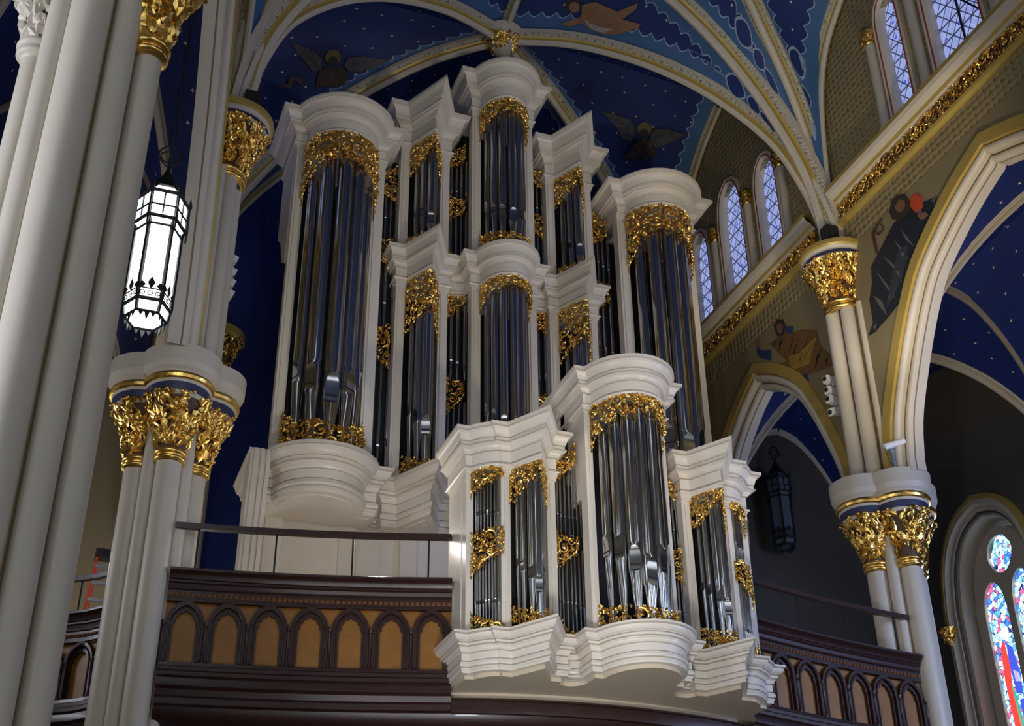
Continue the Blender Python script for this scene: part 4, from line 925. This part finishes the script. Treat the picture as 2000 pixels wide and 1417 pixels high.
# ---------------------------------------------------------------- lanterns
def lantern(loc, label, glass, group, H=2.3):
    x, y, z = loc; t = thing('hanging_lantern', label, 'lantern', (x, y, z), group); n = 6
    hexp = lambda r, zz, off=0: [(x+r*cos(i*pi/3+off), y+r*sin(i*pi/3+off), zz) for i in range(n)]
    gl = MB(); rings = [(.235, z+.12), (.265, z+.30), (.265, z+1.42), (.30, z+1.45), (.30, z+1.86), (.17, z+2.02), (.13, z+2.12)]
    vs = []; 
    for r, zz in rings: vs += hexp(r, zz)
    gl.add(vs, [(k*n+i, k*n+(i+1) % n, (k+1)*n+(i+1) % n, (k+1)*n+i) for k in range(len(rings)-1) for i in range(n)]+[tuple(range(n))[::-1]])
    gl.build('glass_pane', glass, t, smooth=0)
    fr = MB()
    for i in range(n):
        for (r0, z0), (r1, z1) in zip(rings[:-1], rings[1:]):
            fr.tube([hexp(r0+.012, z0)[i], hexp(r1+.012, z1)[i]], .022 if z1-z0 < 1 else .027, 4)
    for r, zz, th in ((.275, z+.28, .03), (.275, z+.42, .012), (.28, z+1.36, .02), (.315, z+1.46, .03), (.315, z+1.63, .016), (.315, z+1.84, .03), (.2, z+2.0, .02), (.245, z+.12, .022)):
        hp = hexp(r, zz)
        for i in range(n): fr.tube([hp[i], hp[(i+1) % n]], th, 4)
    hp = [hexp(.32, z+1.50), hexp(.32, z+1.82)]
    for i in range(n):
        fr.tube([(V(hp[0][i])+V(hp[0][(i+1) % n]))/2, (V(hp[1][i])+V(hp[1][(i+1) % n]))/2], .012, 4)
        # fleur cresting on the lower panes, quatrefoil rings between the bands
        a, b_ = V(hexp(.285, z+.35)[i]), V(hexp(.285, z+.35)[(i+1) % n]); mid = (a+b_)/2; tx = (b_-a).normalized(); ox = V((mid.x-x, mid.y-y, 0)).normalized()
        for q in (-.09, 0, .09):
            fr.tube([mid+tx*(q+.028*cos(k*pi/4))+V((0, 0, .028*sin(k*pi/4))) for k in range(9)], .008, 4)
        for q, hh in ((0, .16), (.105, .08), (-.105, .08)):
            m0 = mid+tx*q+V((0, 0, .07)); vs = [m0-tx*.012, m0+tx*.012, m0+tx*.045+V((0, 0, hh*.45)), m0+V((0, 0, hh)), m0-tx*.045+V((0, 0, hh*.45))]
            fr.add(vs+[v+ox*.012 for v in vs], [(0, 1, 2, 3, 4), (9, 8, 7, 6, 5)]+[(k, (k+1) % 5, (k+1) % 5+5, k+5) for k in range(5)])
        # pendant lace below
        for q in (-.09, 0, .09):
            m0 = V((x, y, z+.12))+ (mid-V((x, y, mid.z)))*.86+tx*q*.8; dl = .13 if q == 0 else .08
            vs = [m0-tx*.035, m0+tx*.035, m0+tx*.02-V((0, 0, dl*.5)), m0-V((0, 0, dl)), m0-tx*.02-V((0, 0, dl*.5))]
            fr.add(vs+[v+ox*.012 for v in vs], [(0, 1, 2, 3, 4), (9, 8, 7, 6, 5)]+[(k, (k+1) % 5, (k+1) % 5+5, k+5) for k in range(5)])
        # corner finials
        c = V(hexp(.33, z+1.86)[i]); fr.lathe([(.012, -.55), (.02, -.4), (.012, -.05), (.03, .0), (.022, .05), (0, .14)], c, 6)
    fr.lathe([(.185, z+2.0), (.15, z+2.12), (.10, z+2.2), (.05, z+2.3), (.02, z+2.38), (.02, z+2.45)], (x, y, 0), 8)
    fr.build('iron_frame', IRON, t, smooth=30)
    cr = MB()
    for k in range(4):
        a = k*pi/2; cr.tube([(x+cos(a)*(.02+.13*sin(pi*u/8)), y+sin(a)*(.02+.13*sin(pi*u/8)), z+2.42+.36*u/8) for u in range(9)], .012, 5)
    cr.tube([(x+.12*cos(i*pi/8), y+.12*sin(i*pi/8), z+2.58) for i in range(17)], .012, 5)
    cr.build('crown_hook', IRON, t)
    ch = MB(); ztop = 16.2 if abs(x) > 7 else 20
    for i in range(int((ztop-z-2.8)/.35)):
        zz = z+2.78+i*.35; a = (i % 2)*pi/2
        ch.tube([(x+cos(a)*.03*cos(q*pi/4), y+sin(a)*.03*cos(q*pi/4), zz+.19+.20*sin(q*pi/4)) for q in range(9)], .011, 4)
    ch.build('chain', IRON, t); return t
DIMG = mat('unlit_lantern_glass', (.10, .13, .17), .25)
lantern((-7.34, -7.0, 9.72), 'brightly lit iron lantern hanging between the two left columns', LAMP, 'iron hanging lanterns')
lantern((8.4, 4.0, 13.2), 'unlit dark iron lantern hanging in the right aisle', DIMG, 'iron hanging lanterns')
# ---------------------------------------------------------------- fittings
def lamp_head(loc, dirn, label, group):
    p = V(loc); d = V(dirn).normalized(); t = thing('spotlight', label, 'spotlight', p, group); r_ = d.cross(V((0, 0, 1))).normalized(); u_ = r_.cross(d)
    MB().obox(p-d*.02, d*.13, r_*.07, u_*.07).build('housing', PLW, t, smooth=0)
    MB().obox(p-d*.22, d*.07, r_*.06, u_*.07).build('ballast', PLW, t, smooth=0)
    MB().tube([p+d*.132, p+d*.138], .05, 12).build('lens', BLK, t)
    MB().tube([p-d*.1, p-d*.1-V((0, 0, .09))], .018, 6).build('bracket', PLW, t)
wd = ['topmost of the four', 'second from the top of the four', 'third from the top of the four', 'lowest of the four']
for i, z in enumerate((14.27, 14.02, 13.82, 13.56)):
    lamp_head((6.02, -1.88, z), (-1, -.25, -.05-.35*(i > 2)), f'white spotlight {wd[i]} on right wall shaft', 'white spotlights on the right wall shaft')
for i, z in enumerate((14.28, 14.02, 13.8, 13.58)):
    lamp_head((-5.92, -2.1, z), (1, .1, -.35), f'white spotlight {wd[i]} on left wall shaft', 'white spotlights on the left wall shaft')
for sg in (-1, 1):
    p = V((sg*5.95, -2.75, 17.18)); t = thing('loudspeaker', f'small black box loudspeaker standing on the {"left" if sg < 0 else "right"} upper capital', 'loudspeaker', p-V((0, 0, .24)), None)
    MB().box(p-V((.14, .12, .24)), p+V((.14, .12, .22))).build('cabinet', BLK, t, smooth=0); MB().box(p+V((-.10, -.135, -.18)), p+V((.10, -.12, .18))).build('grille', DARK, t, smooth=0)
p = V((6.20, -3.18, 11.77)); t = thing('security_camera', 'white bullet camera on a steel post above the right column', 'camera', p)
MB().lathe([(.06, 0), (.06, .02), (.035, .03), (.035, .30), (.05, .32), (.05, .38), (0, .4)], p, 12).build('post', STEEL, t)
MB().tube([p+V((-.16, .0, .40)), p+V((.2, -.14, .52))], .062, 14).build('camera_body', PLW, t); MB().tube([p+V((.2, -.14, .52)), p+V((.206, -.142, .522))], .05, 14).build('lens', BLK, t)
MB().tube([p+V((.1, .05, .4)), p+V((-.16, -.02, .36)), p+V((-.12, -.03, .1)), p+V((-.02, -.03, .0))], .008, 5).build('cable', BLK, t)
# step ladder in the left aisle
o = V((-6.98, 1.0, 7.32)); t = thing('step_ladder', 'red step ladder with black top behind the far left parapet', 'ladder', o)
def L(x, z, y=0): return o+V((x, y, z))
for s2 in (-1, 1):
    MB().obox((L(s2*.40-.0, 0)+L(s2*.21, 2.72, .35))/2, (L(s2*.21, 2.72, .35)-L(s2*.40, 0))/2, V((.02, 0, 0)), V((0, .035, 0))).build('side_rail', RED, t, smooth=0)
    MB().obox((L(s2*.30, 0, 1.1)+L(s2*.19, 2.5, .42))/2, (L(s2*.19, 2.5, .42)-L(s2*.30, 0, 1.1))/2, V((.015, 0, 0)), V((0, .02, 0))).build('rear_leg', RED, t, smooth=0)
for k in range(8):
    u = (k+1)/8.6; MB().box(L(-.40+.19*u, 2.72*u-.02, .35*u-.05), L(.40-.19*u, 2.72*u+.03, .35*u+.06)).build('step', STEEL, t, smooth=0)
MB().box(L(-.25, 2.70, .25), L(.25, 2.84, .52)).build('top_cap', BLK, t, smooth=0)
# ---------------------------------------------------------------- painted figures (flat paintings on the plaster)
CELLP = {'left_side1': [('wing', [(0.775, 0.642), (0.764, 0.522), (0.739, 0.411), (0.701, 0.353), (0.687, 0.388), (0.706, 0.45), (0.743, 0.574)]), ('wing', [(0.733, 0.27), (0.762, 0.298), (0.777, 0.247), (0.787, 0.109), (0.751, 0.116), (0.726, 0.142), (0.715, 0.204)]), ('robe', [(0.641, 0.27), (0.692, 0.352), (0.712, 0.344), (0.724, 0.266), (0.693, 0.163), (0.669, 0.13)]), ('halo', [(0.757, 0.329), (0.743, 0.31), (0.731, 0.306), (0.724, 0.319), (0.724, 0.345), (0.732, 0.377), (0.745, 0.404), (0.759, 0.421), (0.771, 0.422), (0.778, 0.41), (0.777, 0.386), (0.77, 0.357)]), ('head', [(0.742, 0.321), (0.733, 0.309), (0.726, 0.307), (0.722, 0.315), (0.722, 0.331), (0.726, 0.35), (0.734, 0.368), (0.743, 0.379), (0.75, 0.38), (0.754, 0.372), (0.754, 0.357), (0.749, 0.338)]), ('scroll', [(0.606, 0.502), (0.622, 0.504), (0.631, 0.458), (0.653, 0.488), (0.66, 0.427), (0.636, 0.338), (0.636, 0.373), (0.647, 0.428), (0.641, 0.442), (0.619, 0.417), (0.617, 0.469)])], 'right_side1': [('wing', [(0.789, 0.269), (0.796, 0.369), (0.792, 0.485), (0.765, 0.501), (0.713, 0.456), (0.71, 0.374), (0.747, 0.352), (0.776, 0.315)]), ('wing', [(0.764, 0.622), (0.785, 0.652), (0.802, 0.751), (0.808, 0.882), (0.766, 0.791), (0.725, 0.696), (0.71, 0.577)]), ('robe', [(0.645, 0.307), (0.7, 0.439), (0.725, 0.513), (0.735, 0.586), (0.713, 0.651), (0.68, 0.627), (0.658, 0.47)]), ('halo', [(0.781, 0.629), (0.766, 0.618), (0.753, 0.594), (0.745, 0.563), (0.745, 0.535), (0.752, 0.518), (0.764, 0.517), (0.779, 0.531), (0.792, 0.555), (0.8, 0.583), (0.8, 0.608), (0.793, 0.625)]), ('head', [(0.762, 0.597), (0.753, 0.589), (0.745, 0.574), (0.74, 0.554), (0.74, 0.537), (0.744, 0.526), (0.752, 0.525), (0.76, 0.534), (0.768, 0.549), (0.773, 0.568), (0.773, 0.584), (0.769, 0.595)])], 'right_front': [('skin', [(0.84, 0.349), (0.812, 0.426), (0.788, 0.418), (0.753, 0.421), (0.713, 0.638), (0.713, 0.546), (0.737, 0.356), (0.692, 0.402), (0.694, 0.335), (0.736, 0.172), (0.767, 0.122), (0.801, 0.128), (0.826, 0.173), (0.854, 0.113), (0.874, 0.123), (0.835, 0.223), (0.833, 0.262)]), ('cloth', [(0.823, 0.212), (0.795, 0.211), (0.736, 0.344), (0.746, 0.238), (0.768, 0.134), (0.801, 0.14)]), ('hair', [(0.843, 0.349), (0.843, 0.31), (0.847, 0.276), (0.855, 0.257), (0.864, 0.259), (0.873, 0.279), (0.878, 0.312), (0.879, 0.349), (0.875, 0.381), (0.867, 0.4), (0.857, 0.401), (0.849, 0.382)]), ('skin', [(0.843, 0.326), (0.842, 0.299), (0.845, 0.274), (0.851, 0.261), (0.857, 0.262), (0.863, 0.276), (0.867, 0.3), (0.868, 0.327), (0.865, 0.35), (0.859, 0.363), (0.852, 0.363), (0.846, 0.35)])]}
WALLP = {'saint2': [('dark_robe', [(-4.31, 16.52), (-4.91, 16.5), (-5.59, 16.23), (-5.33, 15.94), (-4.63, 15.51), (-4.1, 14.87), (-3.7, 14.77), (-3.19, 14.69), (-2.97, 14.73), (-3.18, 14.91), (-3.19, 15.43), (-3.36, 15.72), (-3.42, 16.08), (-3.86, 16.29), (-4.16, 16.45)]), ('robe_fold', [(-4.26, 15.89), (-4.6, 15.83), (-4.29, 15.35), (-3.84, 15.03), (-3.64, 14.98), (-3.95, 15.44)]), ('flame_cloth', [(-4.9, 16.69), (-5.08, 16.69), (-5.23, 16.49), (-5.17, 16.27), (-4.95, 16.32), (-4.86, 16.54)]), ('hair', [(-4.25, 16.83), (-4.38, 17.02), (-4.57, 17.02), (-4.78, 16.89), (-4.88, 16.61), (-4.8, 16.44), (-4.53, 16.44), (-4.3, 16.62)]), ('face', [(-4.45, 16.83), (-4.59, 16.89), (-4.74, 16.76), (-4.73, 16.63), (-4.57, 16.59), (-4.45, 16.72)]), ('hand', [(-5.0, 16.21), (-5.22, 16.15), (-5.29, 16.01), (-5.08, 16.05)]), ('staff', [(-3.63, 16.74), (-4.02, 16.86), (-4.04, 16.83), (-3.76, 16.72), (-3.83, 16.6), (-4.0, 16.6), (-3.93, 16.78), (-4.0, 16.69), (-4.01, 16.57), (-3.82, 16.56), (-3.71, 16.71), (-3.72, 16.21), (-3.65, 16.24)])], 'saint1': [('ochre_robe', [(0.42, 16.5), (-0.2, 16.39), (-0.91, 16.09), (-1.36, 15.81), (-1.41, 15.41), (-1.77, 14.89), (-1.67, 14.77), (-1.14, 14.92), (-0.54, 15.16), (-0.25, 15.23), (0.37, 15.65), (0.65, 15.85), (-0.13, 15.76), (0.05, 16.0)]), ('yellow_fold', [(-0.22, 15.8), (-0.65, 15.65), (-1.33, 15.68), (-0.92, 15.22), (-0.29, 15.43)]), ('blue_sleeve', [(0.92, 16.74), (0.76, 16.5), (0.38, 16.33), (0.44, 16.07), (0.8, 16.32), (0.96, 16.51)]), ('blue_sleeve', [(-0.33, 15.27), (-0.81, 15.06), (-0.84, 14.86), (-0.48, 14.92), (-0.24, 15.18)]), ('blue_sleeve', [(-0.31, 16.52), (-0.58, 16.36), (-0.48, 16.23), (-0.27, 16.37)]), ('hair', [(0.15, 16.79), (-0.03, 16.88), (-0.24, 16.73), (-0.29, 16.53), (-0.19, 16.37), (0.06, 16.47)]), ('face', [(0.05, 16.73), (-0.08, 16.75), (-0.21, 16.6), (-0.13, 16.45), (0.03, 16.52)]), ('hand', [(0.93, 16.89), (0.8, 16.87), (0.8, 16.67), (0.91, 16.71)])]}
PC = dict(wing=(.055, .060, .075), robe=(.05, .028, .02), halo=(.16, .13, .05), head=(.03, .022, .02), scroll=(.07, .05, .04), skin=(.28, .15, .07), cloth=(.38, .36, .36), hair=(.04, .025, .015),
          dark_robe=(.012, .016, .026), robe_fold=(.03, .04, .055), flame_cloth=(.55, .07, .02), face=(.20, .10, .05), hand=(.24, .11, .05), staff=(.08, .03, .02), ochre_robe=(.17, .085, .02), yellow_fold=(.33, .19, .03), blue_sleeve=(.025, .05, .13))
PM = {k: mat('paint_'+k, v, .6, 0, 0, 8, .3, 7) for k, v in PC.items()}
def dens(poly, k=3): 
    out = []
    for i, p in enumerate(poly):
        q = poly[(i+1) % len(poly)]; out += [(p[0]+(q[0]-p[0])*j/k, p[1]+(q[1]-p[1])*j/k) for j in range(k)]
    return out
FEAT = mat('paint_light_fold', (.12, .115, .12), .6); FOLD = mat('paint_dark_fold', (.015, .010, .008), .6)
def hatch(poly, ang, n, w=.10, seed=1):
    rnd = random.Random(seed); c, d = cos(ang), sin(ang); pr_ = [(-x*d+y*c) for x, y in poly]; lo, hi = min(pr_), max(pr_); out = []
    for k in range(n):
        h = lo+(hi-lo)*(k+.5+rnd.uniform(-.2, .2))/n; xs = []
        for i, p in enumerate(poly):
            q = poly[(i+1) % len(poly)]; a = -p[0]*d+p[1]*c-h; b = -q[0]*d+q[1]*c-h
            if a*b < 0: t = a/(a-b); xs.append((p[0]+(q[0]-p[0])*t)*c+(p[1]+(q[1]-p[1])*t)*d)
        xs.sort()
        for u0, u1 in zip(xs[::2], xs[1::2]):
            L_ = u1-u0; u0, u1 = u0+L_*rnd.uniform(.06, .25), u1-L_*rnd.uniform(.06, .25); um = (u0+u1)/2; b_ = (hi-lo)/n*w*4*rnd.uniform(.3, 1)
            P_ = lambda u, v: (u*c-v*d, u*d+v*c)
            bow = b_*rnd.uniform(-.8, .8); out.append([P_(u0, h), P_(um, h+bow+b_*.35), P_(u1, h), P_(um, h+bow-b_*.35)])
    return out
def rays(poly, root, k=3, w=.25, r0=.25, r1=.93):
    out = []; D = dens(poly, k); n = len(D)
    for i in range(0, n, 1):
        p, q = D[i], D[(i+1) % n]; m1 = (p[0]+(q[0]-p[0])*(.5-w), p[1]+(q[1]-p[1])*(.5-w)); m2 = (p[0]+(q[0]-p[0])*(.5+w), p[1]+(q[1]-p[1])*(.5+w))
        L_ = lambda c, t: (root[0]+(c[0]-root[0])*t, root[1]+(c[1]-root[1])*t)
        out.append([L_(m1, r0), L_(m2, r0), L_(m2, r1), L_(m1, r1)])
    return out
for key, lab in (('left_side1', 'painted winged angel with halo on the dark vault above the left organ tower'), ('right_side1', 'painted winged angel on the dark vault above the right organ tower'), ('right_front', 'painted flying cherub with white cloth near the top of the vault')):
    Sf = CELLS[key][1]; c0 = V(Sf(*CELLP[key][0][1][0])); t = thing('ceiling_painting', lab, 'painting', c0)
    for j, (nm, P) in enumerate(CELLP[key]):
        mb = MB(); off = .05+.012*j
        def f(a, b, o): 
            p = V(Sf(min(.99, a), b)); e = (V(Sf(min(.99, a)+.005, b))-p).cross(V(Sf(min(.99, a), b+.005))-p).normalized(); e = -e if e.z > 0 else e
            return p+e*o
        mb.prism(dens(P, 2), lambda a, b: f(a, b, off), lambda a, b: f(a, b, off-.01)); mb.build('painted_'+nm, PM[nm], t, smooth=0)
        if nm in ('wing', 'robe', 'cloth'):
            rt0 = min(P, key=lambda p: abs(p[0]-CELLP[key][-1][1][0][0])+abs(p[1]-CELLP[key][0 if nm != 'wing' else 3][1][0][1]))
            cx_ = (sum(p[0] for p in P)/len(P), sum(p[1] for p in P)/len(P)); root = cx_ if nm != 'wing' else ((rt0[0]+cx_[0])/2, (rt0[1]+cx_[1])/2)
            mb = MB()
            for r_ in (rays(P, root, 3) if nm == 'wing' else hatch(P, 1.9, 6, .1, j)): mb.prism(r_, lambda a, b: f(a, b, off+.02), lambda a, b: f(a, b, off+.012))
            tag(mb.build('painted_feathers' if nm == 'wing' else 'painted_folds', FEAT if nm != 'cloth' else PM['skin'], t, smooth=0), kind='stuff')
for key, lab, cat_ in (('saint2', 'painted figure in dark robe with staff on the wall beside the big arch', 0), ('saint1', 'painted seated figure in yellow robe above the small dim arch', 0)):
    P0 = WALLP[key][0][1][0]; t = thing('wall_painting', lab, 'painting', (6.29, *P0))
    for j, (nm, P) in enumerate(WALLP[key]):
        MB().prism(P, lambda a, b: (6.292-.003*j-.004, a, b), lambda a, b: (6.292-.003*j, a, b)).build('painted_'+nm, PM[nm], t, smooth=0)
        if 'robe' in nm or 'fold' in nm:
            cx_ = (sum(p[0] for p in P)/len(P)+.1, sum(p[1] for p in P)/len(P)+.25); mb = MB()
            for r_ in hatch(P, 1.15 if key == 'saint2' else -.75, 8 if nm != 'robe_fold' else 3, .12, j+5): mb.prism(r_, lambda a, b: (6.292-.003*j-.0055, a, b), lambda a, b: (6.292-.003*j-.0045, a, b))
            tag(mb.build('painted_folds', FOLD if key == 'saint1' else FEAT, t, smooth=0), kind='stuff')
# pendant drops painted in the narrow feet of the vault cells
DROP = mat('paint_drop_blue', (.010, .028, .15), .6); DLN = mat('paint_drop_line', (.30, .42, .58), .6)
for key, ts in (('right_front', (.42, .36, .31)), ('right_mid', (.44, .38, .33)), ('right_near', (.36, .29, .235)), ('left_mid', (.44, .38, .33))):
    o_, Sf, wf, L_ = CELLS[key]; rt_ = thing('vault_ornament', {'right_front': 'chain of painted dark blue drops in the vault cell nearest the organ', 'right_mid': 'chain of painted dark blue drops in the middle vault cell at right', 'right_near': 'chain of painted blue drops beside the clerestory wall', 'left_mid': 'chain of painted blue drops in the vault cell at upper left'}[key], 'painting', V(Sf(ts[0], .5)))
    for i, t0 in enumerate(ts):
        hl = (.034, .024, .034)[i]; hw_ = (.22, .15, .09)[i]/max(wf(t0), .3)
        for mt, sc, o in ((DLN, 1.0, .02), (DROP, .84, .03)):
            poly = [(t0+hl*sc*cos(a), .5+hw_*sc*sin(a)*(abs(sin(a))**.5)) for a in [2*pi*k/24 for k in range(24)]]
            mb = MB(); mb.prism(poly, lambda a, b: V(Sf(a, b))-V((0, 0, o)), lambda a, b: V(Sf(a, b))-V((0, 0, o-.008))); mb.build('painted_drop', mt, rt_, smooth=0)
